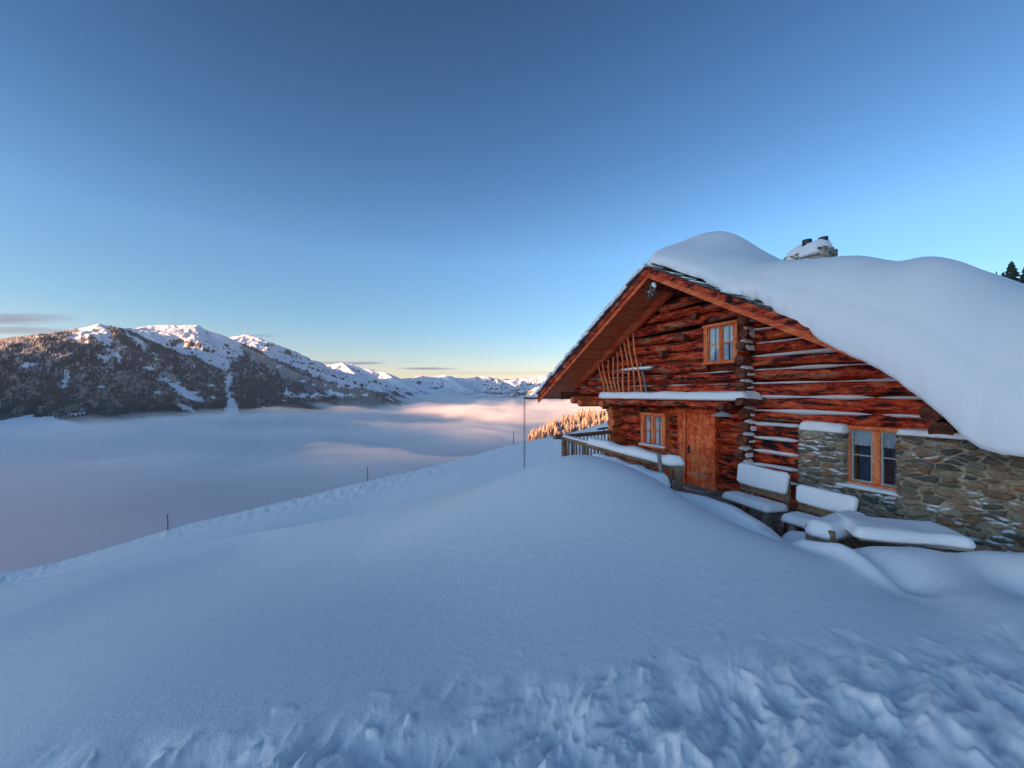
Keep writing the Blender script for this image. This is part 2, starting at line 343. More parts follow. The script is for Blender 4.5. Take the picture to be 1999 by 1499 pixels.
EDX = np.array([-200, -66, -49, -21.7, .3, 20, 60, 200]); EDY = np.array([40, 50.5, 55.5, 58.5, 64.5, 73, 100, 180])
def rough_mask(X, Y):
    bx = np.array([-6, -2.3, -1.6, -.7, 1.7, 4.1, 8]); by = np.array([1.2, 1.6, 1.82, 2.06, 2.50, 2.68, 2.82])
    e = np.interp(X, bx, by) + .22 * noise(X * 1.7, Y * 1.7, 4.0) + .12 * noise(X * 5, Y * 5, 2.0)
    return sstep(.12, -.45, Y - e)
def drift(X, Y, pts, w, A, side=None):
    pts = np.array(pts); best = np.full(X.shape, 1e9); amp = np.zeros(X.shape)
    for k in range(len(pts) - 1):
        a, b = pts[k], pts[k + 1]; d = b[:2] - a[:2]; t = np.clip(((X - a[0]) * d[0] + (Y - a[1]) * d[1]) / (d @ d), 0, 1)
        dd = np.hypot(X - a[0] - t * d[0], Y - a[1] - t * d[1]); m = dd < best
        best = np.where(m, dd, best); amp = np.where(m, a[2] + t * (b[2] - a[2]), amp)
    return A * amp * np.exp(-(best / w) ** 2)
def H(X, Y):
    Xc, Yc_ = np.clip(X, -130, 110), np.clip(Y, -90, 120); z = ter(Xc, Yc_)
    yc = np.interp(X, [-40, -24, -16, -8.4, -3.6, -1.6, .1, .8, 1.4], [14.5, 13, 12, 10.5, 9, 8, 7.05, 6.7, 6.3]) + .04 * noise(X * .8, 0 * X, 3.)
    zl = np.where(Y <= yc, ter_n(Xc, Yc_), 0); zf = ter_f(Xc, Yc_); dz_ = ter_n(Xc, np.minimum(Yc_, yc)) - zf
    zl = np.where(Y <= yc, zl, zf + dz_ * np.exp(-np.clip(Y - yc, 0, 60) / .35))
    wL = sstep(1.1, .0, X) * sstep(-30, -16, X) * sstep(0.5, 3, Y); z = z * (1 - wL) + zl * wL
    z = z - .06 * np.clip(np.hypot(X, Y) - 130, 0, None)
    # valley side falls away beyond the brow
    e = Y - np.interp(X, EDX, EDY); z = z - .85 * np.where(e > 0, e * e / (e + 6), 0)
    # wind drifts along the terrace side
    z = z + 0 * drift(X, Y, [(1.9, 6.5, .5), (2.45, 5.95, 1), (3.0, 5.35, 1), (3.30, 4.75, .9), (3.38, 4.62, .0)], .22, .24)
    z = z + drift(X, Y, [(3.16, 4.15, .9), (3.35, 3.95, 1), (3.42, 3.6, .6), (3.5, 3.3, .2)], .11, .12)
    lp_ = np.array([(2.35, 6.9, -1.66), (2.56, 6.4, -1.594), (2.86, 5.75, -1.533), (2.93, 5.25, -1.50), (2.965, 4.88, -1.545), (3.0, 4.62, -1.635), (3.05, 4.42, -1.78)]); lipz = np.full(X.shape, -9.0)
    for a_, b_ in zip(lp_, lp_[1:]):
        d_ = b_[:2] - a_[:2]; t_ = np.clip(((X - a_[0]) * d_[0] + (Y - a_[1]) * d_[1]) / (d_ @ d_), 0, 1); dd_ = np.hypot(X - a_[0] - t_ * d_[0], Y - a_[1] - t_ * d_[1])
        lipz = np.maximum(lipz, a_[2] + t_ * (b_[2] - a_[2]) - np.where((X - a_[0]) * d_[1] - (Y - a_[1]) * d_[0] < 0, 1.1, 3.0) * dd_ ** 1.6)
    z = np.where((X > 1.5) & (X < 5) & (Y > 3.5) & (Y < 8.5), np.maximum(z, lipz), z)
    # piste border, groomed lumps along the brow
    z = z + .5 * np.exp(-((e + 2.5) / 1.6) ** 2) * sstep(30, 45, Y) * .35
    z = z + sstep(.5, 6, -e) * 0 + .16 * fbm(X * .9, Y * .9, 3, 3) * sstep(25, 40, Y) * np.exp(-((e + 3) / 5) ** 2) * sstep(10, -10, X)
    # gentle wind relief
    z = z + .02 * noise(X * .6 + 3, Y * .6, 1.0) + .05 * noise(X * .13, Y * .13, 8.0) * sstep(18, 30, Y)
    # trodden and tumbled snow at the viewer's feet
    m = rough_mask(X, Y) * sstep(-3, 0, Y)
    ca, sa = .62, .78; u, v = X * ca + Y * sa, -X * sa + Y * ca
    u = u + .12 * noise(X * 2, Y * 2, 9.); v = v + .08 * noise(X * 2.3, Y * 2.3, 19.)
    s1 = noise(u * 2.9, v * 7.5, 2.0); s2 = noise(u * 7, v * 13, 5.0); s3 = fbm(X * 22, Y * 22, 1.0, 3); s0 = noise(u * 1.1, v * 2.4, 7.)
    lump = .09 * s0 + .075 * np.abs(s1) ** .8 * np.sign(s1) + .022 * (1 - np.abs(s2) * 2) + .007 * s3
    z = z + m * (lump - .035)
    # scattered crumbs past the border
    fr = rough_mask(X, Y - .18)
    c = noise(X * 9, Y * 9, 11.0); z = z + fr * .035 * np.clip(c - .42, 0, None) * 2
    return z
def radial(n, r0, r1): return r0 * (r1 / r0) ** (np.arange(n) / (n - 1))
fa = np.linspace(R(-62), R(62), 1150); ba = np.linspace(R(62), R(298), 160)[1:-1]
ang = np.r_[fa, ba]; rad = np.r_[radial(560, .55, 16), radial(150, 16.4, 110), radial(40, 113, 900)]
AA, RR = np.meshgrid(ang, rad); GX, GY = RR * np.sin(AA), RR * np.cos(AA)
GZ = H(GX, GY)
GZ = np.maximum(GZ, -420)
Vg = np.stack([GX, GY, GZ], -1).reshape(-1, 3); Fg = grid_faces(len(rad), len(ang), True)
Vg = np.vstack([Vg, [[0, 0, float(H(np.array([0.]), np.array([0.]))[0])]]])
gr = np_mesh('snow_ground', Vg, Fg, M_snow_rough); tag(gr, kind='structure')
nC = len(Vg) - 1
capV = np.vstack([Vg[:len(ang)], Vg[-1:]]); capF = np.array([[(i + 1) % len(ang), i, len(ang)] for i in range(len(ang))])
cap = np_mesh('ground', capV, capF, M_snow_rough); tag(cap, kind='structure')

# ------------------------------------------------------------------ mountains
RID = []   # (x,y,z,x,y,z,k)
RK = []; LVL = [0]
def ridge(pts, k, mode='pz'):
    w = [P(*p) for p in pts]
    for a, b in zip(w, w[1:]): RID.append((*a, *b, k)); RK.append(LVL[0])
ridge([(-500, 705, 6200), (-200, 680, 5700), (0, 664, 5300), (70, 655, 5100), (130, 652, 4950), (160, 640, 4900), (195, 630, 4850)], .50)
ridge([(195, 630, 4850), (230, 640, 4900), (262, 650, 5100), (310, 673, 5250), (370, 712, 5500), (405, 740, 5620), (432, 778, 5720), (450, 812, 5780)], .58)
ridge([(130, 652, 4950), (185, 700, 4350), (235, 745, 3850), (290, 800, 3400)], .62)
ridge([(262, 655, 5050), (315, 715, 4750), (375, 770, 4400), (430, 822, 4000)], .72)
ridge([(20, 664, 5250), (60, 720, 4200), (110, 775, 3500), (180, 840, 3000)], .6)
ridge([(-150, 675, 5600), (-100, 750, 4200), (-40, 830, 3200)], .6)
LVL[0] = 9
ridge([(-250, 740, 3500), (-60, 765, 3200), (30, 770, 3050), (80, 790, 2950), (130, 845, 2800)], .33)
LVL[0] = 1
ridge([(195, 640, 5500), (260, 640, 6200), (300, 633, 6400), (330, 632, 6500), (355, 634, 6550), (385, 634, 6600), (392, 641, 6600), (430, 652, 6650), (480, 672, 6750), (540, 695, 6900), (620, 724, 7000), (700, 752, 7000), (780, 784, 6900)], .55)
ridge([(340, 633, 6500), (352, 668, 6000), (380, 700, 5600), (410, 745, 5200)], .75)
ridge([(392, 641, 6600), (425, 690, 6000), (450, 735, 5600)], .8)
ridge([(455, 662, 6700), (520, 697, 6350), (590, 732, 6050), (650, 748, 5950), (750, 769, 5850), (790, 790, 5800)], .60)
ridge([(470, 690, 6350), (500, 730, 5700), (540, 775, 5300), (570, 806, 5050)], .6)
ridge([(600, 745, 5950), (640, 780, 5500), (660, 805, 5200)], .6)
LVL[0] = 2
ridge([(430, 670, 8600), (455, 657, 8500), (480, 652, 8500), (505, 658, 8500), (560, 681, 8700), (640, 716, 9000), (720, 742, 9300), (800, 762, 9500)], .5)
ridge([(720, 742, 9300), (760, 760, 8700), (800, 778, 8300)], .5)
ridge([(560, 720, 14000), (620, 714, 13500), (650, 711, 13200), (668, 707, 13000), (684, 709, 13000), (706, 718, 12800), (745, 724, 12600), (780, 738, 12000), (840, 757, 11500), (890, 770, 11000)], .5)
ridge([(668, 707, 13000), (700, 735, 11500), (740, 752, 10500)], .55)
ridge([(745, 724, 12600), (790, 748, 11000), (820, 764, 10200)], .55)
ridge([(760, 742, 16500), (800, 737, 16000), (822, 733, 16000), (850, 734, 16000), (870, 731, 16000), (885, 737, 16000), (915, 738, 16000), (935, 733, 16500), (955, 735, 16500), (975, 741, 16500), (1000, 740, 16500)], .42)
ridge([(900, 741, 16500), (912, 737, 16500), (928, 741, 16500)], .6)
ridge([(975, 741, 17000), (1010, 737, 17500), (1060, 734, 17500), (1085, 731, 17500), (1150, 734, 17500), (1300, 728, 17500), (1500, 733, 18500)], .4)
ridge([(870, 731, 16000), (900, 752, 13500), (930, 766, 12000)], .42)
ridge([(930, 776, 9500), (985, 763, 10000), (1040, 752, 10500), (1080, 744, 10800), (1150, 740, 11000), (1400, 735, 11000)], .2)
ridge([(1060, 760, 7600), (1075, 745, 8000), (1110, 735, 8400), (1300, 700, 9000)], .35)
RID = np.array(RID)
nr, nc = 700, 1500
mr = np.linspace(-2.1, .85, nc); md = radial(nr, 1500, 19500)
MRr, MD = np.meshgrid(mr, md); MX, MY = MRr * MD, MD.copy()
wx = 130 * fbm(MX / 900, MY / 900, 1.0, 4); wy = 130 * fbm(MX / 900, MY / 900, 5.0, 4)
near0 = sstep(2500, 7000, MD); wx *= (1 + near0); wy *= (1 + near0)
HZ = np.full(MX.shape, -900.0); RI = np.zeros(MX.shape, int); HD = np.zeros(MX.shape)
for ri, (x0, y0, z0, x1, y1, z1, k) in enumerate(RID):
    d = np.array([x1 - x0, y1 - y0]); L2 = d @ d
    t = np.clip(((MX - x0) * d[0] + (MY - y0) * d[1]) / L2, 0, 1)
    dx, dy = MX - x0 - t * d[0], MY - y0 - t * d[1]; dist = np.hypot(dx, dy)
    damp = np.clip(dist / 500, 0, 1)
    dist = np.hypot(dx + wx * damp, dy + wy * damp)
    h = z0 + t * (z1 - z0) - k * dist * (1 - .22 * np.clip(dist / 2500, 0, 1))
    RI = np.where(h > HZ, ri, RI); HD = np.where(h > HZ, dist, HD); HZ = np.maximum(HZ, h)
rg = 1 - np.abs(fbm(MX / 560, MY / 560, 2.0, 5, .55)) * 1.7
amp = 60 * (MD / 5000) ** .7 * sstep(-350, 100, HZ)
HZ = HZ + amp * (rg - .8) * (.15 + .85 * sstep(0, 350, HD)) * (1 + .6 * sstep(300, 900, HD)) + 5 * (MD / 5000) * fbm(MX / 90, MY / 90, 3.0, 3)
MPX = CX + FPX * MRr; MPY = HY - FPX * HZ / MD
def inpoly(px, py, poly):
    r = np.zeros(px.shape, bool); n = len(poly); j = n - 1
    for i in range(n):
        xi, yi = poly[i]; xj, yj = poly[j]
        if yi != yj: r ^= ((yi > py) != (yj > py)) & (px < (xj - xi) * (py - yi) / (yj - yi) + xi)
        j = i
    return r
CLEAR_A = [[(128, 655), (165, 630), (200, 625), (215, 640), (222, 668), (238, 705), (222, 700), (200, 668), (176, 660), (150, 668)],
           [(228, 640), (245, 645), (275, 665), (312, 697), (300, 695), (265, 672)],
           [(275, 726), (300, 732), (345, 745), (402, 786), (395, 792), (350, 772), (310, 742)],
           [(124, 722), (142, 722), (130, 762), (118, 760)], [(38, 708), (76, 708), (74, 716), (40, 718)], [(186, 716), (225, 720), (210, 724), (188, 722)]]
CLEAR_B = [[(438, 730), (456, 728), (452, 760), (466, 792), (462, 815), (430, 815), (444, 785)], [(478, 764), (500, 770), (560, 765), (600, 772), (590, 782), (545, 786), (538, 803), (524, 808), (520, 790), (505, 806), (484, 808)], [(600, 764), (690, 768), (700, 774), (610, 774)],
           [(235, 640), (330, 625), (400, 630), (470, 660), (475, 690), (452, 702), (448, 735), (452, 790), (428, 806), (415, 775), (425, 750), (400, 735), (375, 712), (340, 690), (300, 660)],
           [(470, 660), (560, 690), (640, 722), (720, 755), (700, 762), (640, 744), (570, 714), (520, 694)],
           [(480, 770), (520, 768), (640, 768), (640, 775), (560, 778), (545, 800), (520, 790), (515, 806), (484, 806)]]
jx, jy = 7 * fbm(MX / 150, MY / 150, 6., 3, .7) , 7 * fbm(MX / 150, MY / 150, 16., 3, .7)
forest = np.zeros(MX.shape, bool)
KN = np.array(RK)[RI]; mA = KN == 0; mB = KN == 1
forest |= mA; forest |= mB & (MPX > 400)
for p in CLEAR_B[:1]: forest &= ~inpoly(MPX + jx, MPY + jy, p)
for p in CLEAR_A: forest &= ~(inpoly(MPX + jx, MPY + jy, p) & (KN == 0))
for p in CLEAR_B: forest &= ~(inpoly(MPX + jx, MPY + jy, p) & (KN == 1))
low_hill = KN == 9; forest &= ~low_hill
forest |= low_hill & (noise(MX / 200, MY / 130, 4.) > .55) & (MPX < 90)
farw = (KN == 2) & (HZ < 60 + 120 * noise(MX / 900, MY / 900, 2.)) & (noise(MX / 500, MY / 260, 21.) > .06)
forest |= farw
forest &= noise(MX / 130, MY / 130, 31.) > -.52
fz = np.where(forest, 1.0, 0.0)
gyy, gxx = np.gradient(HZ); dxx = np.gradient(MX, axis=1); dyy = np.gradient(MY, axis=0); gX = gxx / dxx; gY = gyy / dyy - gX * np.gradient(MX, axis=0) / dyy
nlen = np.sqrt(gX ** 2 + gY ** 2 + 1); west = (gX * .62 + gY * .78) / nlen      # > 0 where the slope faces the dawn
frost_sunlit = np.clip(sstep(.16, .38, west + .10 * fbm(MX / 420, MY / 420, 41., 3)) * (.5 + .5 * sstep(60, 380, HZ + 120 * noise(MX / 300, MY / 300, 2.))) + .12, 0, 1)  # frosting plus painted light: sun-facing slopes made paler, shaded flanks darker
def mountain_mat():
    m, n, l, b = mat_new('mountain_snow_and_rock'); b.inputs['Roughness'].default_value = .8; b.inputs['Specular IOR Level'].default_value = .1
    a = n.new('ShaderNodeAttribute'); a.attribute_name = 'forest'
    g = n.new('ShaderNodeNewGeometry'); s = n.new('ShaderNodeSeparateXYZ'); l.new(g.outputs['Normal'], s.inputs[0])
    f = tex(n, l, .012, 8, .7); f2 = tex(n, l, .02, 6, .7)
    st = math_(n, l, 'ADD', math_(n, l, 'MULTIPLY', s.outputs[2], -1.0), math_(n, l, 'MULTIPLY', f, .68))
    r = ramp(n, [(.0, (0, 0, 0)), (.06, (1, 1, 1))])
    l.new(math_(n, l, 'SUBTRACT', st, -.30), r.inputs[0])
    rock = ramp(n, [(.3, (.07, .06, .055)), (.7, (.22, .19, .17))]); l.new(f2, rock.inputs[0])
    c = mixc(n, l, r.outputs[0], (.80, .82, .88), rock.outputs[0])
    fl = ramp(n, [(.35, (.03, .045, .06)), (.65, (.12, .14, .18))]); l.new(f2, fl.inputs[0]); fa2 = n.new('ShaderNodeAttribute'); fa2.attribute_name = 'frost_sunlit'
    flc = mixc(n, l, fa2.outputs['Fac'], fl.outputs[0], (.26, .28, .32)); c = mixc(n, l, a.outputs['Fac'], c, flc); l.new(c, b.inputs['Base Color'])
    bumpn(n, l, b, f, .5, 12.0); return m
M_mtn = mountain_mat()
Fm = grid_faces(nr, nc); Fm = Fm[(MX.ravel()[Fm] > -13800).all(1)]
mt = np_mesh('mountains', np.stack([MX, MY, HZ], -1).reshape(-1, 3), Fm, M_mtn, attrs={'forest': fz.ravel(), 'frost_sunlit': frost_sunlit.ravel()}); tag(mt, kind='structure')

# the conifer forest on the far slopes: tens of thousands of snow-laden crowns, one mass
def tree_mat(name, dark, light, snow, thr=.55, sc_=.3):
    m, n, l, b = mat_new(name); b.inputs['Roughness'].default_value = .8; b.inputs['Specular IOR Level'].default_value = .1
    f = tex(n, l, sc_, 4, .7); r = ramp(n, [(.3, dark), (.52, light), (thr, light), (min(thr + .08, .99), snow)]); l.new(f, r.inputs[0]); l.new(r.outputs[0], b.inputs['Base Color']); return m
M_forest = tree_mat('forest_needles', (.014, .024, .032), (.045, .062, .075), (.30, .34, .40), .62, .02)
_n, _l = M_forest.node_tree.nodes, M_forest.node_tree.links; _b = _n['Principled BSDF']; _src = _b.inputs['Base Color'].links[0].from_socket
_fa = _n.new('ShaderNodeAttribute'); _fa.attribute_name = 'frost_sunlit'; _l.new(mixc(_n, _l, _fa.outputs['Fac'], _src, (.50, .47, .46)), _b.inputs['Base Color'])  # paler crowns carry the sunlit tone in their colour
idx = np.flatnonzero(fz.ravel() > .5); HZf = HZ.ravel()
vis = (HZf[idx] > -270) & (MPX.ravel()[idx] > -140) & (MPX.ravel()[idx] < 1250)
idx = idx[vis]; wgt = 1 / (MD.ravel()[idx] ** .6); wgt /= wgt.sum()
NT = min(105000, len(idx)); idx = rng.choice(idx, NT, replace=False, p=wgt)
tx = MX.ravel()[idx] + rng.normal(0, 6, NT); ty = MY.ravel()[idx] + rng.normal(0, 6, NT); tz = HZf[idx]
th = rng.uniform(16, 30, NT) * (1 + .25 * sstep(7000, 12000, ty)); tw = th * rng.uniform(.17, .25, NT)
k5 = 5; a5 = np.arange(k5) * 2 * np.pi / k5
ph = rng.uniform(0, 6.28, NT)[:, None] + a5[None]
lean = rng.normal(0, .03, (NT, 2)) * th[:, None]
def ringv(rf, zf):
    return np.stack([tx[:, None] + np.cos(ph) * tw[:, None] * rf, ty[:, None] + np.sin(ph) * tw[:, None] * rf, (tz + th * zf)[:, None] + 0 * ph], -1)
r1, r2, r3 = ringv(1, -.03), ringv(.45, .5), ringv(.72, .42)
tip = np.stack([tx + lean[:, 0], ty + lean[:, 1], tz + th], -1)[:, None]
V = np.concatenate([r1, r2, r3, tip], 1).reshape(-1, 3); base = (np.arange(NT) * (3 * k5 + 1))[:, None]
F = []
for q in range(k5):
    q2 = (q + 1) % k5
    F += [np.concatenate([base + q, base + q2, base + k5 + q2], 1), np.concatenate([base + q, base + k5 + q2, base + k5 + q], 1), np.concatenate([base + 2 * k5 + q, base + 2 * k5 + q2, base + 3 * k5], 1)]
tag(np_mesh('forest', V, np.concatenate(F), M_forest, smooth=False, attrs={'frost_sunlit': np.repeat(np.clip(frost_sunlit.ravel()[idx] * rng.uniform(.8, 1.1, NT), 0, 1), 3 * k5 + 1)}), 'dark snow-dusted conifer forest covering the mountain flanks across the valley', 'forest', kind='stuff')

# unseen ridge added to block the sun; heights shaped to shade hut, fog, flanks
RP = np.array([-9000, -400, 350, 600, 950, 2160, 4200, 4800, 5200, 5650, 5950, 6760, 8560, 8800, 9100, 10300, 12000, 14500]); RH = np.array([430, 470, 470, 270, 205, 235, 260, 500, 850, 850, 330, 250, 270, 950, 980, 1300, 700, 450])
pv = np.linspace(-9000, 14400, 420); A2 = np.array([-SA.x, -SA.y]); P2 = np.array([SA.y, -SA.x])
if P2[1] < 0: P2 = -P2
hv = np.interp(pv, RP, RH) + 8 * noise(pv / 300., 0, 0)
rows = []
for off, f in ((-1400, -1), (-500, .55), (0, 1), (450, .5), (1100, -1)):
    q = -5000 + off; hh = hv if f == 1 else (hv * f - 60 if f > 0 else np.full(len(pv), -500.))
    rows.append(np.stack([q * A2[0] + pv * P2[0], q * A2[1] + pv * P2[1], hh], -1))
tag(np_mesh('shading_ridge', np.concatenate(rows), grid_faces(5, len(pv)), M_mtn, attrs={'forest': np.zeros(5 * len(pv)), 'frost_sunlit': np.zeros(5 * len(pv))}), kind='structure')

# ------------------------------------------------------------------ sea of fog
nfr, nfc = 420, 620
fr_ = np.linspace(-2.3, 1.3, nfc); fd = radial(nfr, 160, 19800); FRr, FD = np.meshgrid(fr_, fd); FX, FY = np.maximum(FRr * FD, -13700 - FD * .001), FD.copy()
FZ = np.interp(FD, [160, 700, 3000, 4200, 5500, 8000, 11000, 26000], [-215, -225, -232, -205, -172, -88, -36, -40])
s = 900.0
fwx, fwy = FX + 400 * noise(FX / 1800, FY / 1800, 4.), FY + 400 * noise(FX / 1800, FY / 1800, 9.)
FZ = FZ + (66 * fbm(fwx / 1400, fwy / 1100, 1.0, 5, .5) + 20 * fbm(fwx / 330, fwy / 300, 7.0, 3, .55)) * np.interp(FD, [200, 1500, 5000, 9000], [.6, 1.0, 1.5, 1.0])
FZ = FZ + 55 * sstep(.0, .25, FRr) * sstep(1500, 5000, FD) * sstep(12000, 6000, FD) * .6
top = np.stack([FX, FY, FZ], -1).reshape(-1, 3); bot = top.copy(); bot[:, 2] = -760
Ft = grid_faces(nfr, nfc); Fb = Ft[:, ::-1] + len(top)
loop = [j for j in range(nfc)] + [i * nfc + nfc - 1 for i in range(1, nfr)] + [(nfr - 1) * nfc + j for j in range(nfc - 2, -1, -1)] + [i * nfc for i in range(nfr - 2, 0, -1)]
lp = np.array(loop); ln = np.roll(lp, -1); Fs = np.stack([lp, lp + len(top), ln + len(top), ln], -1)
m, n, l, b = mat_new('fog_volume'); n.remove(b); pvv = n.new('ShaderNodeVolumePrincipled'); pvv.inputs['Color'].default_value = (.94, .94, .955, 1)
pvv.inputs['Density'].default_value = .0032; pvv.inputs['Anisotropy'].default_value = .0; l.new(pvv.outputs[0], n['Material Output'].inputs['Volume'])
tag(np_mesh('fog', np.vstack([top, bot]), np.vstack([Ft, Fb, Fs]), m), 'sea of fog filling the valley below the hut, rosy where the sun grazes it', 'fog', kind='stuff')

tp2 = top.copy(); tp2[:, 2] += 26 + 34 * (.5 + fbm(FX / 700, FY / 500, 51., 3)).ravel(); bt2 = bot.copy(); bt2[:, 2] = -800; tp2[:, 0] = np.maximum(tp2[:, 0], -13900)
m2, n, l, b = mat_new('mist_volume'); n.remove(b); pv2 = n.new('ShaderNodeVolumePrincipled'); pv2.inputs['Color'].default_value = (.95, .95, .965, 1); pv2.inputs['Density'].default_value = .0009; l.new(pv2.outputs[0], n['Material Output'].inputs['Volume'])
tag(np_mesh('mist', np.vstack([tp2, bt2]), np.vstack([Ft, Fb, Fs]), m2), 'thin veil of mist feathering the top of the fog sea against the mountain foot', 'mist', kind='stuff')
hzm, n, l, b = mat_new('haze_volume'); n.remove(b); hv_ = n.new('ShaderNodeVolumePrincipled'); hv_.inputs['Color'].default_value = (.50, .74, 1.0, 1)
hv_.inputs['Density'].default_value = 7e-6; l.new(hv_.outputs[0], n['Material Output'].inputs['Volume'])
tag(MB().box(-14500, 18500, -12500, 20500, -1500, 1650).build('haze', hzm), kind='stuff')

# ------------------------------------------------------------------ sunlit wooded shoulder beyond the terrace
SHX = [P(1005, 872, 700), P(1045, 852, 800), P(1090, 828, 880), P(1140, 812, 920), P(1205, 808, 920), P(1330, 795, 900), P(1500, 770, 900)]
su = np.linspace(0, len(SHX) - 1, 90); sv = np.linspace(-1, 1, 40); SU, SV = np.meshgrid(su, sv)
cx_ = np.interp(SU, range(len(SHX)), [p.x for p in SHX]); cy_ = np.interp(SU, range(len(SHX)), [p.y for p in SHX]); cz_ = np.interp(SU, range(len(SHX)), [p.z for p in SHX])
HX = cx_ - 60 * SV; HYY = cy_ + 420 * SV; HZZ = cz_ - np.where(SV < 0, 150 * (-SV) ** 1.5, 300 * SV ** 1.3) + 3 * noise(HX / 40, HYY / 40, 0)
tag(np_mesh('terrain', np.stack([HX, HYY, HZZ], -1).reshape(-1, 3), grid_faces(40, 90), M_mtn, attrs={'forest': np.full(3600, .75), 'frost_sunlit': np.full(3600, .8)}), kind='structure')
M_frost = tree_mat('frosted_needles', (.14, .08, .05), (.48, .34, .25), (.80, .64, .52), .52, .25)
M_spruce = tree_mat('spruce_needles', (.025, .035, .025), (.07, .085, .06), (.55, .60, .66), .60, 1.2)
M_bark = simple('bark', (.10, .07, .05), .9)
def spruce_mesh(name, h, w, tiers, per, seed, mat, leaf=1.0, sag=.35):
    r = np.random.default_rng(seed); V = []; F = []
    for t in range(tiers):
        f = t / tiers; z = h * (.07 + .93 * f); rr = w * (1 - f) ** .85 + .02 * w; nb = max(4, int(per * (1 - f * .6)))
        for k in range(nb):
            a = r.uniform(0, 6.283); L = rr * r.uniform(.65, 1.1); dz = -sag * L * r.uniform(.6, 1.3); wd = leaf * L * r.uniform(.28, .45) + .04 * w; zz = z + r.normal(0, h / tiers * .4)
            ca, sa_ = math.cos(a), math.sin(a); hgt = h / tiers * r.uniform(1.0, 1.7)
            b = len(V)
            V += [(0, 0, zz + hgt * .5), (ca * L * .55 - sa_ * wd, sa_ * L * .55 + ca * wd, zz + dz * .6), (ca * L, sa_ * L, zz + dz), (ca * L * .55 + sa_ * wd, sa_ * L * .55 - ca * wd, zz + dz * .6), (ca * L * .45, sa_ * L * .45, zz + dz * .2 + hgt * .25), (ca * L * .4, sa_ * L * .4, zz - hgt * .5)]
            F += [(b, b + 1, b + 4), (b + 1, b + 2, b + 4), (b + 2, b + 3, b + 4), (b + 3, b, b + 4), (b, b + 5, b + 1), (b + 5, b + 2, b + 1), (b + 5, b + 3, b + 2), (b, b + 3, b + 5)]
    b = len(V); V += [(.012 * w, 0, h * .9), (-.006 * w, .01 * w, h * .9), (-.006 * w, -.01 * w, h * .9), (0, 0, h * 1.03)]; F += [(b, b + 1, b + 3), (b + 1, b + 2, b + 3), (b + 2, b, b + 3)]
    me = bpy.data.meshes.new(name); me.from_pydata(V, [], F); me.materials.append(mat); return me
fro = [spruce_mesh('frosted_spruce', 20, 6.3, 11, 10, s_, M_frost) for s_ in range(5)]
def hill_z(u, v):
    i = np.clip(u, 0, len(SHX) - 1); c = [np.interp(i, range(len(SHX)), [getattr(p, a) for p in SHX]) for a in 'xyz']
    x, y = c[0] - 60 * v, c[1] + 420 * v; z = c[2] - (150 * (-v) ** 1.5 if v < 0 else 300 * v ** 1.3); return x, y, z
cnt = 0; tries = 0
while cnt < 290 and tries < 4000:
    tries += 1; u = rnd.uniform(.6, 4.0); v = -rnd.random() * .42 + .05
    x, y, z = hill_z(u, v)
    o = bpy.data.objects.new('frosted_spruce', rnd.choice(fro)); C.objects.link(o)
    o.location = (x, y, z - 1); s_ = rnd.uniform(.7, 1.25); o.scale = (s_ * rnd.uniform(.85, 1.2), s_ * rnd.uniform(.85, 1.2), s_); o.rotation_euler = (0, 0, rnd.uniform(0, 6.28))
    tag(o, 'frosted spruce glowing orange on the sunlit slope below the hut', 'spruce tree', 'frosted spruces on the sunlit slope'); cnt += 1
# spruces standing uphill behind the snowy roof
for i, (px, ptop, Y, h, w, lab) in enumerate(((1974, 511, 62, 17, 5.2, 'tall broad snow-dusted spruce rising behind the right end of the snowy roof'),
        (2003, 517, 58, 16, 4.6, 'snow-dusted spruce cut by the right edge of the photo behind the roof snow'),
        (1958, 532, 66, 12, 3.2, 'shorter spruce standing between the broad spruce and the small thin tip behind the roof'),
        (1945, 531, 70, 8, 1.3, 'small thin spruce tip peeping over the roof snow, leftmost of the trees there'),
        (2040, 500, 66, 18, 4.6, 'tall spruce just beyond the right edge behind the roof'))):
    if px > 2030: continue
    top_ = P(px, ptop, Y); t = empty('spruce_tree', (top_.x, top_.y, top_.z - h), label=lab, cat='spruce tree')
    me = spruce_mesh('crown', h, w, 34, 34, 90 + i, M_spruce, .8, .40); o = newobj('crown', me, None, t)
    MB().tube([(0, 0, -2), (0, 0, h * .5), (0, 0, h * .97)], [.22, .14, .02], 8).build('trunk', M_bark, t, True)

# ------------------------------------------------------------------ the hut (local x along the gable to the near right, y into the building, z up)
ZB = -2.30
ORG = Vector((4.65, 9.70, ZB)); UX = Vector((.4224, -.9064, 0)).normalized(); UY = Vector((.9064, .4224, 0)).normalized()
ROT = math.atan2(UX.y, UX.x)
def L(px, py, y):
    """local point seen at photo pixel (px,py) on the vertical plane local y"""
    o = ORG + UY * y; r = (px - CX) / FPX; s = (r * o.y - o.x) / (UX.x - r * UX.y); Yd = o.y + UX.y * s
    return Vector((s, y, (HY - py) / FPX * Yd - ZB))
def W(p): p = Vector(p); return ORG + UX * p.x + UY * p.y + Vector((0, 0, p.z))
def lw(X, Y, Z):
    d = Vector((X, Y, Z)) - ORG; return Vector((d.dot(UX), d.dot(UY), d.z))
hut = empty('log_cabin', ORG, ROT, label='weathered red-brown log and stone alpine hut with deep snow on its roof', cat='cabin')
APX, APZ = -.31, 5.40                                      # ridge
KL, KR = .570, .563                                        # left and right slope
XL, XR = -5.86, 7.2
YF, YBK = -1.26, 10.5
def roofz(x): return np.where(x < APX, APZ - KL * (APX - x), APZ - KR * (x - APX))
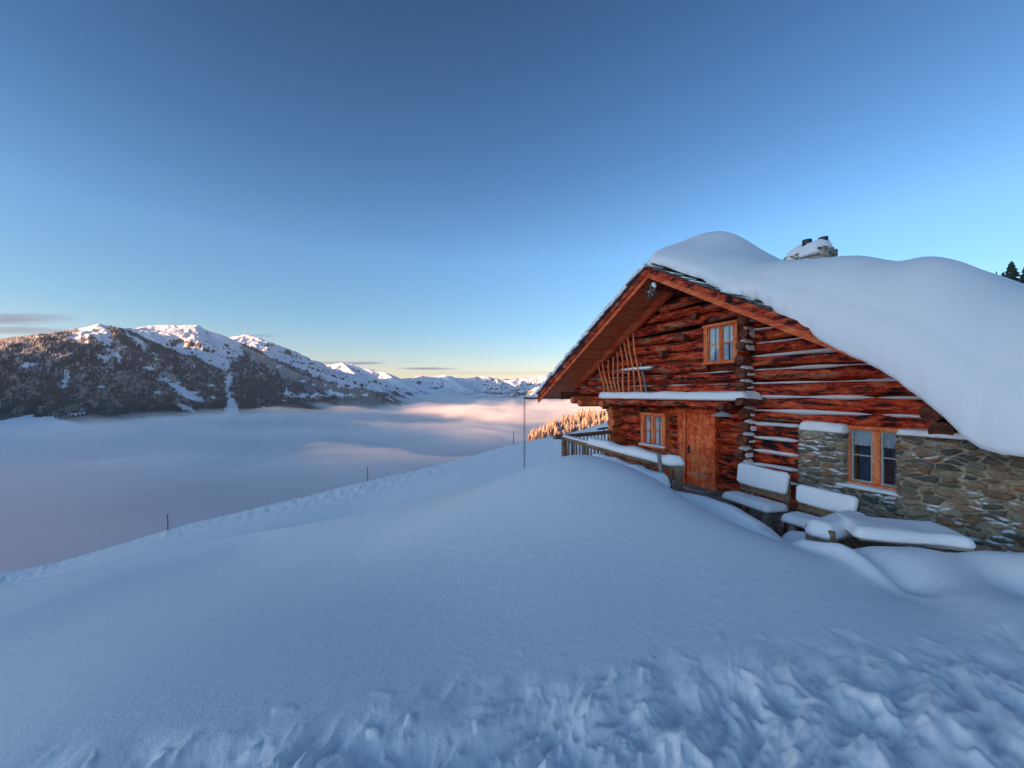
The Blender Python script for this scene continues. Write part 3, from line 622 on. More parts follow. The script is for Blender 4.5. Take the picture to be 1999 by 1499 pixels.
# openings on the gable wall: (x0,x1,z0,z1)
_px = L(1561, 900, -.34).x; _pr = L(1649, 900, -.34).x; _w0 = L(1651, 900, -.17).x; _wr = L(1751, 900, -.36).x
OPEN = {'gable': (.41, 1.23, 3.03, 3.86), 'left': (-1.66, -.80, .84, 1.68), 'stone': (_w0, _w0 + .86, .80, 1.68), 'door': (-.30, .66, -.1, 1.83)}
def seglist(x0, x1, z, h):
    segs = [(x0, x1)]
    for (a, b_, c, d) in OPEN.values():
        if z + h > c + .04 and z - h < d - .04:
            out = []
            for (p, q) in segs:
                if b_ <= p or a >= q: out.append((p, q))
                else:
                    if a - p > .08: out.append((p, a - .0))
                    if q - b_ > .08: out.append((b_ + .0, q))
            segs = out
    return segs
lg = MB(); sn = MB(); PITCH = .285; row = 0; z = .12
snow_rows = []
while z < 5.0:
    xl = APX - (APZ - z - .27) / KL; xr = APX + (APZ - z - .27) / KR
    if z < 2.0: xl = -2.98; 
    else: xl = max(xl, -5.1)
    xr = min(xr, 7.0)
    if z < 1.62: xr = min(xr, _pr - .1)
    if xr - xl > .3:
        off = (.035 if row % 2 else -.03) + rnd.uniform(-.02, .02)
        for (a, b_) in seglist(xl, xr, z, .12):
            cut = [a]; 
            if a < 1.44 < b_: cut.append(1.44 + rnd.uniform(-.02, .02))
            cut.append(b_)
            for p, q in zip(cut, cut[1:]):
                n = max(3, int((q - p) / .09)); sd = rnd.uniform(0, 50); r0 = rnd.uniform(.112, .146); r1_ = rnd.uniform(.112, .146); bw = rnd.uniform(-.04, .04)
                right = p > 1.2
                yy = off - (.03 if right else 0)
                pts = [(p + (q - p) * t / n, yy + bw * math.sin(3.1 * t / n), z + .025 * math.sin(4 * t / n + sd)) for t in range(n + 1)]
                lg.tube(pts, [r0 + (r1_ - r0) * t / n for t in range(n + 1)], 18, True, .19, sd, 1.5)
                if (right and z > .3) or (rnd.random() < (.25 if z > 2.2 else 0.0)) or (z > 2.3 and z < 2.9 and p > -2.6):
                    if z < 1.62 and q > _px: q = _px - .02
                    snow_rows.append((p + .03, q - .02, z + .115, yy - .05, sd, right))
    z += PITCH; row += 1
log_wall = lg.build('log_wall', M_log, hut, True)
# snow caught on the ledges between the logs
MB().box(-2.85, 6.9, .05, .08, -.1, 1.9).box(-4.7, 5.2, .05, .08, 1.9, 2.5).box(-3.6, 3.4, .05, .08, 2.5, 3.2).box(-2.4, 2.0, .05, .08, 3.2, 3.9).build('log_gap_shade', M_logdark, hut)  # dark sheet behind the logs paints the shade in their gaps
for (p, q, zz, yy, sd, right) in snow_rows:
    if q - p < .15: continue
    a = p
    while a < q - .1:
        b_ = min(q, a + (rnd.uniform(1.4, 6) if right else rnd.uniform(.3, 1.2)))
        n = max(4, int((b_ - a) / .06)); pts = []; rr = []
        for t in range(n + 1):
            x = a + (b_ - a) * t / n; e = min(1, min(t, n - t) / 3.0)
            w_ = (.066 if right else .036) * (.55 + .35 * math.sin(sd * 3) + .1 * math.sin(x * 3 + sd) + .15 + .8 * float(noise(x * 1.3 + sd, zz * 3, 2.))) * (.15 + .85 * e)
            pts.append((x, yy - .03 + .012 * math.sin(x * 7), zz + .004)); rr.append(max(.008, w_))
        b0 = len(sn.v); sn.tube(pts, rr, 10)
        for k in range(b0, len(sn.v)):
            x_, y_, z_ = sn.v[k]; sn.v[k] = (x_, yy - .03 + (y_ - yy + .03) * 1.7, zz + (z_ - zz) * .55)
        a = b_ + (rnd.uniform(.02, .15) if right else rnd.uniform(.2, .9))
sn.build('snow_dusting', M_snow, hut, True)
# dark room behind the openings and the building's body
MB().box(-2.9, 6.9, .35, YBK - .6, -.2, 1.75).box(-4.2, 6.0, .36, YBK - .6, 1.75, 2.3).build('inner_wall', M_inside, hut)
sw = MB()                                                   # left side wall of logs
for k in range(7):
    sd = rnd.uniform(0, 50); zz = .26 + PITCH * k
    sw.tube([(-2.80 + .02 * math.sin(t + sd), -.42 + (YBK - .6) * t / 60, zz) for t in range(61)], rnd.uniform(.14, .155), 16, True, .12, sd, 2.2)
sw.build('log_wall', M_logy, hut, True)
cw = MB(); cap_s = MB()                                    # the cross wall: a column of log ends
for k in range(16):
    sd = rnd.uniform(0, 50); zz = .05 + PITCH * (k + .5) - .02; 
    if zz > 4.30: continue
    pr = -.42 + rnd.uniform(-.10, .08); r_ = rnd.uniform(.098, .128); xx = 1.46 + rnd.uniform(-.035, .035)
    le = MB().tube([(xx, pr + .06 * t, zz) for t in range(11)], [r_ * .93] + [r_] * 10, 18, True, .07, sd, 2.2).build('log_end', M_logdark, hut, True)
    if k % 1 == 0 and rnd.random() < .9:
        cap_s = MB(); b0 = 0; n = 7
        cap_s.tube([(xx + .02, pr + .02 + .055 * t, zz + r_ * .86) for t in range(n)], [.06] + [.11] * (n - 2) + [.08], 12)
        for q in range(b0, len(cap_s.v)):
            x_, y_, z_ = cap_s.v[q]; cap_s.v[q] = (x_, y_, zz + r_ * .86 + (z_ - zz - r_ * .86) * .5 - 1.6 * (x_ - xx - .02) ** 2 / r_)
        cap_s.build('snow_cap', M_snow, le, True)
for zz, xx in ((3.35, -.9), (3.0, -1.5), (3.72, -.2), (4.20, .15), (2.75, -.75)):   # stray log stubs in the gable
    MB().tube([(xx, -.30, zz), (xx, -.1, zz), (xx, .1, zz)], [.085, .09, .09], 14, True, .05, xx).build('log_stub', M_logdark, hut, True)

# windows
def window(key, y, casing, snowy, sash_w=.028, cur=1, big=False):
    x0, x1, z0, z1 = OPEN[key]
    w_ = MB(); c = casing
    w_.box(x0 - c * .2, x0 + c, y - .05, y + .28, z0, z1, bev=.008).box(x1 - c, x1 + c * .2, y - .05, y + .28, z0, z1, bev=.008)
    w_.box(x0 - c * .5, x1 + c * .5, y - .075, y + .28, z1, z1 + c * .8, bev=.01).box(x0 - c * .6, x1 + c * .6, y - .10, y + .28, z0 - c * .55, z0, bev=.01)
    fr = w_.build('window', M_frame, hut)
    xi0, xi1, zi0, zi1 = x0 + c, x1 - c, z0, z1
    mid = (xi0 + xi1) / 2; s_ = MB(); mw = .05 if big else .022
    MB().box(mid - mw, mid + mw, y - .035, y + .05, zi0, zi1, bev=.006).build('mullion', M_frame, fr)
    for a, b_ in ((xi0, mid - mw), (mid + mw, xi1)):
        s_.box(a + .001, a + sash_w, y - .01, y + .04, zi0, zi1).box(b_ - sash_w, b_ - .001, y - .01, y + .04, zi0, zi1)
        s_.box(a + sash_w, b_ - sash_w, y - .012, y + .038, zi0, zi0 + sash_w).box(a + sash_w, b_ - sash_w, y - .012, y + .038, zi1 - sash_w, zi1)
        s_.box(a + sash_w, b_ - sash_w, y - .006, y + .03, (zi0 + zi1) / 2 + .0, (zi0 + zi1) / 2 + .02)
        MB().box(a + sash_w, b_ - sash_w, y + .012, y + .016, zi0 + sash_w, zi1 - sash_w).build('pane', M_glass, fr)
    s_.build('sash', M_frame if not big else M_enamel, fr)
    cu = MB(); hgt = (zi1 - zi0)
    for a, b_ in ((xi0, mid - mw), (mid + mw, xi1)):
        n = 24; pts = []; frac = .28 if cur == 1 else .95
        for t in range(n + 1):
            x = a + (b_ - a) * t / n; yy = y + .035 + .012 * math.sin(t * 1.9); zb = zi1 - hgt * frac - (.03 * abs(math.sin(t * .8)) if cur == 1 else 0)
            pts += [(x, yy, zi1), (x, yy, zb)]
        F = [(2 * t, 2 * t + 1, 2 * t + 3, 2 * t + 2) for t in range(n) if cur == 1 or t < n * .42 or t > n * .58]
        cu.add(pts, F)
    cu.build('curtain', M_curtain, fr, True)
    if big:
        MB().box(xi0 + .02, mid - .12, y + .19, y + .20, zi0, zi1).box(mid + .14, xi1, y + .19, y + .20, zi0, zi1).build('drape', M_drape, fr)
    if snowy:
        s = rounded_slab('snow_dusting', x1 - x0 + c * 1.3, .14 if not big else .22, .04 if not big else .06, M_snow, fr, seed=x0); s.location = ((x0 + x1) / 2, y - .06 - (.08 if big else 0), z0 - c * .55 + .055 if not big else z0 - .09)
    return fr
window('gable', -.20, .085, False, cur=2); window('left', -.20, .10, True, cur=2); window('stone', -.17, .085, True, .03, 1, True)

# door
x0, x1, z0, z1 = OPEN['door']
d = MB(); d.box(x0 - .07, x0 + .09, -.25, .1, z0, z1, bev=.01).box(x1 - .09, x1 + .05, -.25, .1, z0, z1, bev=.01).box(x0 - .14, x1 + .1, -.27, .1, z1, z1 + .12, bev=.01).box(x0 - .02, x1, -.29, .1, z1 + .125, z1 + .22, bev=.01)
d.box(x0 + .092, x0 + .16, -.235, .08, z0, z1 - .002, bev=.005).build('door_frame', M_board, hut)
db = MB(); wds = (.36, .32, .30); a = x0 + .17; tot_w = x1 - .09 - a
for i in range(2): db.box(a + tot_w * i / 2 + .003, a + tot_w * (i + 1) / 2 - .003, -.19, -.12, z0 + .05, z1 - .01, bev=.006)
db.box(a + .0, a + tot_w * .78, -.205, -.192, 1.42, 1.52, bev=.004)
door = db.build('door', M_board, hut)
MB().box(a + .03, a + .10, -.20, -.192, .80, 1.0, bev=.002).tube([(a + .06, -.20, .92), (a + .06, -.26, .92), (a + .15, -.265, .92)], .011, 8).build('handle', M_metal, door, True)
MB().box(a + .1, a + tot_w * .9, -.235, -.192, .30, .325, bev=.003).build('kick_strip', M_enamel, door)
MB().box(x0 - .1, x1 + .1, -.55, .0, -.1, .03, bev=.02).build('door_step', M_grey, hut)

# roof structure
def roofpt(x, y, dz=0.0): return (x, y, float(roofz(x)) + dz)
for side, (xa, xb) in (('l', (XL, APX)), ('r', (APX, XR))):
    k = KL if side == 'l' else -KR
    def strip(name, x0, x1, y0, y1, d0, d1, mat, bevel=0.0):
        V = [roofpt(x, y, dz) for x in (x0, x1) for y in (y0, y1) for dz in (d0, d1)]
        return MB().add(V, [(0, 1, 3, 2), (4, 6, 7, 5), (0, 4, 5, 1), (2, 3, 7, 6), (0, 2, 6, 4), (1, 5, 7, 3)]).build(name, mat, hut)
    strip('bargeboard', xa - (.04 if side == 'l' else 0), xb, YF - .04, YF, -.27, -.13, M_boardx)
    strip('barge_moulding', xa - (.02 if side == 'l' else 0), xb, YF - .075, YF - .042, -.145, .0, M_log)
    strip('roof', xa, xb, YF + .002, YBK, -.06, .01, M_shingle)
    nb = int((xb - xa) / .16); sf = MB()
    for i in range(nb):                                     # soffit boards run along the ridge
        p = xa + (xb - xa) * i / nb; q = xa + (xb - xa) * (i + 1) / nb; j = rnd.uniform(-.008, .008)
        V = [roofpt(x, y, dz + j) for x in (p + .006, q - .004) for y in (YF + .004, .4) for dz in (-.105, -.065)]
        sf.add(V, [(0, 1, 3, 2), (4, 6, 7, 5), (0, 4, 5, 1), (2, 3, 7, 6), (0, 2, 6, 4), (1, 5, 7, 3)])
    sf.build('soffit', M_soffit, hut)
    # shingle courses: overlapping tilted shakes, thick and uneven at the verge
    ct = MB(); cs = MB(); nco = int((xb - xa) / .155); tilt = .045
    for i in range(nco + 1):
        for yy0, yy1 in [(YF - .13 + rnd.uniform(-.05, .03), YF + .18), (YF + .185, YF + .5), (YF + .505, YF + 1.3)]:
            t = (i + rnd.uniform(-.12, .12)) * .155; th_ = rnd.uniform(.018, .032)
            lo = (xa + t - .03) if side == 'l' else (xb - t + .03); hi = lo + (.25 if side == 'l' else -.25)
            if (side == 'l' and hi > xb + .05) or (side == 'r' and hi < xa - .05): continue
            if side == 'r' and lo > APX + 2.5: yy0 = max(yy0, YF - .02)
            for mb_, z_a, tt, sh in ((ct, .045, th_, 0.0),) + (((cs, .045 + th_ * .8, rnd.uniform(.06, .13), -.035),) if side == 'l' else (((cs, .045 + th_, .02, .02),) if rnd.random() < .35 and yy0 < YF else ())):
                yA = yy0 + sh + (rnd.uniform(0, .02) if sh else 0)
                V = [(lo, yA, float(roofz(lo)) + z_a), (lo, yy1, float(roofz(lo)) + z_a), (hi, yy1, float(roofz(hi)) + z_a - .03), (hi, yA, float(roofz(hi)) + z_a - .03)]
                V += [(v[0], v[1], v[2] + tt) for v in V]
                mb_.add(V, [(0, 1, 2, 3), (4, 7, 6, 5), (0, 4, 5, 1), (1, 5, 6, 2), (2, 6, 7, 3), (3, 7, 4, 0)])
    ct.build('shingles', M_shingle, hut); cs.build('snow_dusting', M_snow, hut)
# wall rafter, purlins, ridge beam
def slopebeam(x0, x1, y0, y1, d0, d1, mat, name):
    V = [roofpt(x, y, dz) for x in (x0, x1) for y in (y0, y1) for dz in (d0, d1)]
    MB().add(V, [(0, 1, 3, 2), (4, 6, 7, 5), (0, 4, 5, 1), (2, 3, 7, 6), (0, 2, 6, 4), (1, 5, 7, 3)]).build(name, mat, hut)
slopebeam(-4.9, APX + .02, -.34, -.20, -.34, -.112, M_boardx, 'rafter')
slopebeam(APX + .02, 5.6, -.34, -.20, -.34, -.112, M_boardx, 'rafter')
MB().tube([(APX, YF + .12 + .1 * t, APZ - .42) for t in range(10)], .13, 18, True, .05, 3).build('ridge_beam', M_logdark, hut, True)
for (px, py, y, r_) in ((1092, 772, -1.0, .135), (1117, 781, -.86, .125), (1131, 787, -.8, .12)):
    p = L(px, py, y); MB().tube([(p.x, y + .1 * t, p.z) for t in range(16)], [r_ * .94] + [r_] * 15, 18, True, .06, px * .1).build('purlin', M_logdark if px < 1100 else M_logy, hut, True)
p = L(1115, 790, -.6)
MB().box(p.x - .1, -2.9, -.3, .3, 1.93, 2.02, bev=.01).build('eave_board', M_soffit, hut)
for (x_, zz) in ((4.35, 2.02), (4.45, 1.76)):
    MB().tube([(x_, -.5 + .1 * t, zz) for t in range(8)], .13, 18, True, .05, zz).build('purlin', M_logdark, hut, True)
# canopy shelf over the door with its two round beam ends
sa_, sb_ = L(1165, 790, -.75), L(1452, 790, -.75)
zs = 2.19
MB().box(sa_.x, sb_.x, -.80, -.16, zs - .055, zs, bev=.01).build('canopy_shelf', M_boardx, hut)
MB().tube([(sa_.x + (sb_.x - .35 - sa_.x) * t / 40, -.72, zs - .14 + .01 * math.sin(t)) for t in range(41)], .085, 14, True, .12, 4, 2.0).build('canopy_beam', M_log, hut, True)
for px, py in ((1407, 793), (1443, 784)):
    q = L(px, py, -.86); MB().tube([(q.x, -.88 + .1 * t, q.z) for t in range(9)], .082, 18, True, .06, px).build('beam_end', M_logdark, hut, True)
q = L(1173, 789, -.86); MB().tube([(q.x, -.86 + .1 * t, q.z) for t in range(9)], .10, 18, True, .06, 9).build('beam_end', M_logy, hut, True)
# gutter spout at the left eave
g0 = W((XL - .02, YF + .1, float(roofz(XL)) - .02)); eL = (XL - .06, YF, float(roofz(XL)) - .10)
gu = MB(); n = 10
for yy in (YF - .75, YF + 3.5):
    pass
gv = []
for yy in (YF - .62, YBK):
    for k in range(n): t = math.pi + math.pi * k / (n - 1); gv.append((eL[0] + .06 * math.cos(t), yy, eL[2] + .02 + .06 * math.sin(t)))
gu.add(gv, [(k, k + 1, n + k + 1, n + k) for k in range(n - 1)]); gt = gu.build('gutter', M_copper, hut, True)
sol = gt.modifiers.new('s', 'SOLIDIFY'); sol.thickness = .006

# stone masonry built as relief: every stone bulges, mortar lies back
def masonry(name, x0, x1, z0, z1, y, parent, axis='x', seed=1, cell=(.27, .115), depth=.055, res=.011, snow=.5, mask=None, tones=None, thick=.3, topwave=.03):
    r = np.random.default_rng(seed); nx = int((x1 - x0) / res); nz = int((z1 - z0) / res)
    X, Z = np.meshgrid(np.linspace(x0, x1, nx), np.linspace(z0, z1, nz))
    ax, az_ = cell; gx0, gz0 = int(np.floor(x0 / ax)) - 2, int(np.floor(z0 / az_)) - 2; gnx, gnz = int((x1 - x0) / ax) + 5, int((z1 - z0) / az_) + 5
    sx = r.uniform(.08, .92, (gnz, gnx)); szz = r.uniform(.1, .9, (gnz, gnx)); wt = r.uniform(-.05, .09, (gnz, gnx)) * ax / .27
    wX = X + .02 * noise(X * 7, Z * 7, seed); wZ = Z + .014 * noise(X * 7, Z * 7, seed + 9.)
    ci, cj = np.floor(wZ / az_).astype(int) - gz0, np.floor(wX / ax).astype(int) - gx0
    F1 = np.full(X.shape, 9.); F2 = np.full(X.shape, 9.); ID = np.zeros(X.shape, int); DX = np.zeros(X.shape); DZ = np.zeros(X.shape)
    for di in (-2, -1, 0, 1, 2):
        for dj in (-2, -1, 0, 1, 2):
            i, j = np.clip(ci + di, 0, gnz - 1), np.clip(cj + dj, 0, gnx - 1)
            dx = wX - (j + gx0 + sx[i, j]) * ax; dz = (wZ - (i + gz0 + szz[i, j]) * az_) * (ax / az_) * (.8 + .5 * (wt[i, j] > .02))
            dd = (np.abs(dx) ** 2.4 + np.abs(dz) ** 2.4) ** (1 / 2.4) - wt[i, j]
            c1 = dd < F1; F2 = np.where(c1, F1, np.minimum(F2, dd)); DX = np.where(c1, dx, DX); DZ = np.where(c1, dz, DZ); ID = np.where(c1, i * gnx + j, ID); F1 = np.where(c1, dd, F1)
    e = F2 - F1 + .012 * noise(X * 30, Z * 30, 2.); st = sstep(.014, .052, e) * sstep(.30, .20, F1 * .27 / ax); ncell = gnx * gnz
    _ = 0; pal = np.array([1.12, 1.05, 1.0]) * np.array(tones or [(.24, .18, .12), (.30, .24, .17), (.15, .13, .10), (.36, .28, .19), (.26, .18, .12), (.12, .13, .11), (.38, .30, .21), (.30, .15, .08), (.22, .21, .17), (.09, .09, .09)])
    tone = pal[r.integers(0, len(pal), ncell)] * r.uniform(.75, 1.2, ncell)[:, None]
    dep = r.uniform(.45, 1.15, ncell); tlx = r.normal(0, .12, ncell); tlz = r.normal(0, .12, ncell)
    D = st * depth * dep[ID] * (.75 + .25 * sstep(.02, .12, e)) + st * (tlx[ID] * DX + tlz[ID] * DZ) * .6 + .006 * fbm(X * 14, Z * 14, seed, 3)
    col = np.where(st[..., None] > .35, tone[ID], np.array([.42, .36, .27]) * (1 + .2 * noise(X * 20, Z * 20, 3.))[..., None])
    gz = np.gradient(D, axis=0) / res                       # ledges facing up catch snow
    sn_ = sstep(-.55, -1.2, gz) * sstep(.0, .25, noise(X * 4.5, Z * 7, seed + 4.) + .6 * noise(X * 1.3, Z * 1.3, seed + 1.) + snow - .22)
    tz_ = Z + topwave * noise(X * 3, 0, seed) * sstep(z1 - .3, z1, Z)
    if axis == 'x': V = np.stack([X, y - D, tz_], -1)
    elif axis == 'y': V = np.stack([y + D, X, tz_], -1)
    else: V = np.stack([y - D, X, tz_], -1)
    F = grid_faces(nz, nx)
    if axis == '-y': F = F[:, ::-1]
    nv = nx * nz; V = V.reshape(-1, 3); col = col.reshape(-1, 3); sn_ = sn_.ravel()
    if mask is not None:                                    # cut the opening
        keep = ~mask(X, Z).ravel(); F = F[keep[F].all(1)]
    # side, top and rear closure
    lp_ = np.array([j for j in range(nx)] + [i * nx + nx - 1 for i in range(1, nz)] + [(nz - 1) * nx + j for j in range(nx - 2, -1, -1)] + [i * nx for i in range(nz - 2, 0, -1)])
    B = V[lp_].copy()
    if axis == 'x': B[:, 1] = y + thick
    elif axis == 'y': B[:, 0] = y - thick
    else: B[:, 0] = y + thick
    m_ = len(lp_); a_ = np.arange(m_); b2 = (a_ + 1) % m_
    S = np.stack([lp_[a_], nv + a_, nv + b2, lp_[b2]], -1)
    V = np.vstack([V, B]); col = np.vstack([col, col[lp_]]); sn_ = np.r_[sn_, sn_[lp_]]
    F = np.vstack([F, S if axis != '-y' else S[:, ::-1]])
    return np_mesh(name, V, F, M_stone, parent, attrs={'tone': col, 'snow': sn_})
masonry('stone_pier', _px, _pr, -.15, 1.66, -.34, hut, seed=3, snow=.25, thick=.5, cell=(.24, .09), depth=.075, res=.009, topwave=.06)
masonry('stone_wall', _wr, 8.0, -.25, 1.72, -.36, hut, seed=5, snow=-.12, thick=.6, cell=(.21, .085), depth=.07, res=.009)
masonry('stone_wall', _pr + .002, _wr - .002, -.25, .70, -.35, hut, seed=8, snow=.05, thick=.5, cell=(.22, .085), depth=.06)
# deep timber reveal of the window in the stone
for (x_, w_, zs_, seed, ln_) in (((_px + _pr) / 2, .36, 1.66, 1, _pr - _px + .04), (_wr + .72, .42, 1.715, 6, 1.45)):
    s = rounded_slab('snow_cap', ln_, w_, .13 if x_ < _wr else .05, M_snow, hut, seed=seed, rough=.12, droop=.03); s.location = (x_, -.24 if x_ < _wr else -.30, zs_ - .01)

# chimney at the ridge
cb = 6.0; ccx = APX + .15
chx0, chx1, chy0, chy1, chz0, chz1 = -.92, .22, YF + 6.5, YF + 7.2, 3.5, 6.80
ch = masonry('chimney', chx0, chx1, chz0, chz1, chy0, hut, 'x', 21, (.2, .1), .05, .014, .9, thick=.0, topwave=.0)
masonry('chimney', chy0, chy1, chz0, chz1, chx1, hut, 'y', 22, (.2, .1), .07, .014, .25, thick=.0, topwave=.0)
MB().box(chx0 + .01, chx1 - .01, chy0 + .01, chy1, chz0, chz1 - .01).build('chimney_core', M_inside, hut)
for cx__, cy__ in ((-.33, chy0 + .18), (.0, chy0 + .42)):
    MB().tube([(cx__, cy__, chz1 - .05), (cx__, cy__, chz1 + .40)], .13, 18).build('chimney_pot', M_metal, hut, True)
s = rounded_slab('snow_cap', 1.2, .84, .32, M_snow, hut, seed=4, rough=.25, droop=.12); s.location = ((chx0 + chx1) / 2, (chy0 + chy1) / 2, chz1 - .03)

# ------------------------------------------------------------------ deep snow lying on the roof
_ts = np.linspace(-6.5, 9, 800); _tb = np.interp(_ts, [-6, -1.2, -.55, 0, .6, 1.3, 2.24, 2.77, 3.72, 4.22, 4.55, 4.9, 5.35, 8.5], [.05, .07, .42, .82, .90, .88, .88, 1.04, 1.36, 1.36, 1.56, 1.53, 1.32, .9])
_kk = np.exp(-(np.arange(-18, 19) / 8.) ** 2); _tb = np.convolve(np.pad(_tb, 18, 'edge'), _kk / _kk.sum(), 'valid')
def T_of(x, b):
    s_ = x - APX
    base = np.interp(s_, _ts, _tb)
    hump = .47 * np.exp(-((s_ - .3) / .9) ** 2 - ((b - 2.25) / 1.0) ** 2)
    dip = 0
    return base + hump + dip + .03 * noise(s_ * .8, b * .8, 2.)
xs = np.concatenate([np.linspace(-6 + APX + .5, -1.2 + APX, 30), np.linspace(-1.17 + APX, XR + .15, 300)])
SE = [-6, -1.2, -.3, .15, .7, 1.3, 2.0, 2.6, 3.2, 3.8, 4.3, 5.0, 5.65, 8]
edge = np.interp(xs - APX, SE, [-.25, -.15, .0, -.10, -.22, -.30, -.30, -.14, -.02, .08, .12, .22, .30, .35])     # how far the snow front stands proud of the verge
droop = np.interp(xs - APX, SE, [0, 0, 0, -.03, -.03, -.03, -.02, .02, .05, .08, .12, .30, .36, .36])
span = np.interp(xs - APX, SE, [.4, .4, 1.5, 2.3, 2.1, 1.7, 1.45, 1.3, 1.3, 1.3, 1.3, 1.35, 1.4, 1.4])
EP = [(1270, 513), (1299, 521), (1338, 536), (1371, 545), (1386, 557), (1410, 573), (1448, 577), (1484, 586), (1499, 598), (1524, 619), (1550, 638), (1579, 646), (1599, 664), (1636, 684), (1672, 700), (1701, 713), (1732, 731), (1755, 747), (1778, 765), (1820, 796), (1844, 817), (1881, 854), (1912, 876), (1956, 888), (1999, 893), (2060, 900)]
ES, ED = [], []
for (px_, py_) in EP:
    e_ = .1
    for _i in range(8):
        q_ = L(px_, py_, YF - e_); e_ = float(np.interp(q_.x - APX, SE, [-.25, -.15, .0, -.06, -.12, -.14, -.12, -.04, .04, .10, .14, .22, .28, .34]))
    ES.append(q_.x); ED.append(float(roofz(q_.x)) + .045 - q_.z)
edge = np.interp(xs - APX, SE, [-.25, -.15, .0, -.06, -.12, -.14, -.12, -.04, .04, .10, .14, .22, .28, .34])
droop = np.interp(xs, ES, ED) * sstep(-1.2, .1, xs - APX)
droop = np.where(xs - APX < 0, 0 * xs, droop)
edge = edge + .0 * noise(xs * 2.1, 3., 1.) + .015 * noise(xs * 7, 3., 1.); droop = droop + .012 * noise(xs * 8, 8., 1.)
nf = 46; nbk = 60; rows = []
bl = np.linspace(0, 1, nf)
Xg = np.tile(xs, (nf + nbk + 2, 1)); Yg = np.zeros_like(Xg); Zg = np.zeros_like(Xg)
R0 = roofz(xs)
Yg[0] = YF + .9; Zg[0] = R0 + .03
Yg[1] = YF - edge + .06; Zg[1] = R0 + .045 - droop
for i, t in enumerate(bl):
    ph_ = t * math.pi / 2; b_ = -edge - .05 * math.sin(math.pi * min(1, t * 3)) + span * (1 - math.cos(ph_)) ** 1.0
    Tt = T_of(xs, b_); dd = droop * (1 - t) ** 1.3
    Yg[2 + i] = YF + b_; Zg[2 + i] = R0 + .05 - dd + (Tt - .05) * math.sin(ph_) ** .97
for i in range(nbk):
    b_ = -edge + span + (YBK - YF - 1.0) * ((i + 1) / nbk) ** 1.2
    Yg[2 + nf + i] = YF + b_; Zg[2 + nf + i] = R0 + T_of(xs, b_)
Zg[2 + nf + nbk - 1] = R0
V = np.stack([Xg, Yg, Zg], -1).reshape(-1, 3)
# taper the eave end down so that the slab closes
e = sstep(XR - .5, XR + .15, V[:, 0]); V[:, 2] = V[:, 2] * (1 - e) + np.minimum(V[:, 2], roofz(V[:, 0]) + .1) * e
Vw = np.array([tuple(W(v)) for v in V]); o3 = W((APX, 0, APZ)); 
rs = np_mesh('roof_snow', Vw - np.array(tuple(o3)), grid_faces(nf + nbk + 2, len(xs)), M_snow, loc=o3)
tag(rs, 'thick smooth blanket of snow bulging over the roof and verge of the log hut', 'snow')

# ------------------------------------------------------------------ things on and about the hut
cyn = rounded_slab('shelf_snow', sb_.x - sa_.x - .02, .66, .15, M_snow, seed=2, rough=.08, droop=.03, nx=90)
cyn.location = W(((sa_.x + sb_.x) / 2, -.49, zs)); cyn.rotation_euler = (0, 0, ROT)
tag(cyn, 'long even strip of snow on the shelf over the hut door', 'snow')

tr = empty('branch_rack', W((L(1210, 770, -.7).x, -.7, zs)), ROT, label='rack of crooked upright branches standing on the snowy shelf under the left eave', cat='rack')
def inl(e_, p): p = Vector(p); r_ = e_.location; d_ = W(p) - r_; return Vector((d_.dot(UX), d_.dot(UY), d_.z))
sticks = [((1179, 769), (1170, 713)), ((1187, 769), (1178, 709)), ((1196, 770), (1187, 703)), ((1204, 770), (1195, 697)), ((1212, 770), (1202, 687)), ((1220, 770), (1210, 675)), ((1230, 770), (1219, 667)), ((1239, 770), (1227, 658)), ((1250, 769), (1237, 650))]
for i, (bt, tp) in enumerate(sticks):
    a = L(*bt, -.62); b_ = L(*tp, -.40); pts = []; n = 9
    for t in range(n):
        f = t / (n - 1); p = a.lerp(b_, f); p.x += .035 * math.sin(f * 5.5 + i * .8) + (.10 * (.5 - f) ** 2 if i > 6 else 0); p.y += .02 * math.sin(f * 4 + i); pts.append(inl(tr, p))
    MB().tube(pts, [.030 - .008 * t / n for t in range(n)], 8, True, .15, i, 5).build('branch', M_branch, tr, True)
wt = empty('wooden_stand', W((L(1262, 770, -.5).x, -.5, zs)), ROT, label='snow-topped T-shaped wooden stand leaning beside the branch rack', cat='wooden stand')
a, b_ = L(1262, 768, -.45), L(1250, 708, -.45)
MB().tube([inl(wt, a), inl(wt, a.lerp(b_, .5) + Vector((.02, 0, 0))), inl(wt, b_)], [.035, .03, .028], 8, True, .1, 2, 5).build('post', M_grey, wt, True)
a, b_ = L(1200, 724, -.48), L(1272, 720, -.5)
MB().tube([inl(wt, a), inl(wt, a.lerp(b_, .5)), inl(wt, b_)], [.02, .03, .04], 8, True, .05, 2, 5).build('crossbar', M_grey, wt, True)
MB().tube([inl(wt, a.lerp(b_, .2) + Vector((0, 0, .03))), inl(wt, a.lerp(b_, .6) + Vector((0, 0, .035))), inl(wt, b_ + Vector((0, 0, .035)))], [.015, .04, .04], 10, True).build('snow_cap', M_snow, wt, True)
MB().tube([inl(wt, L(1256, 769, -.5)), inl(wt, L(1273, 767, -.5))], .045, 10).build('foot', M_grey, wt, True)

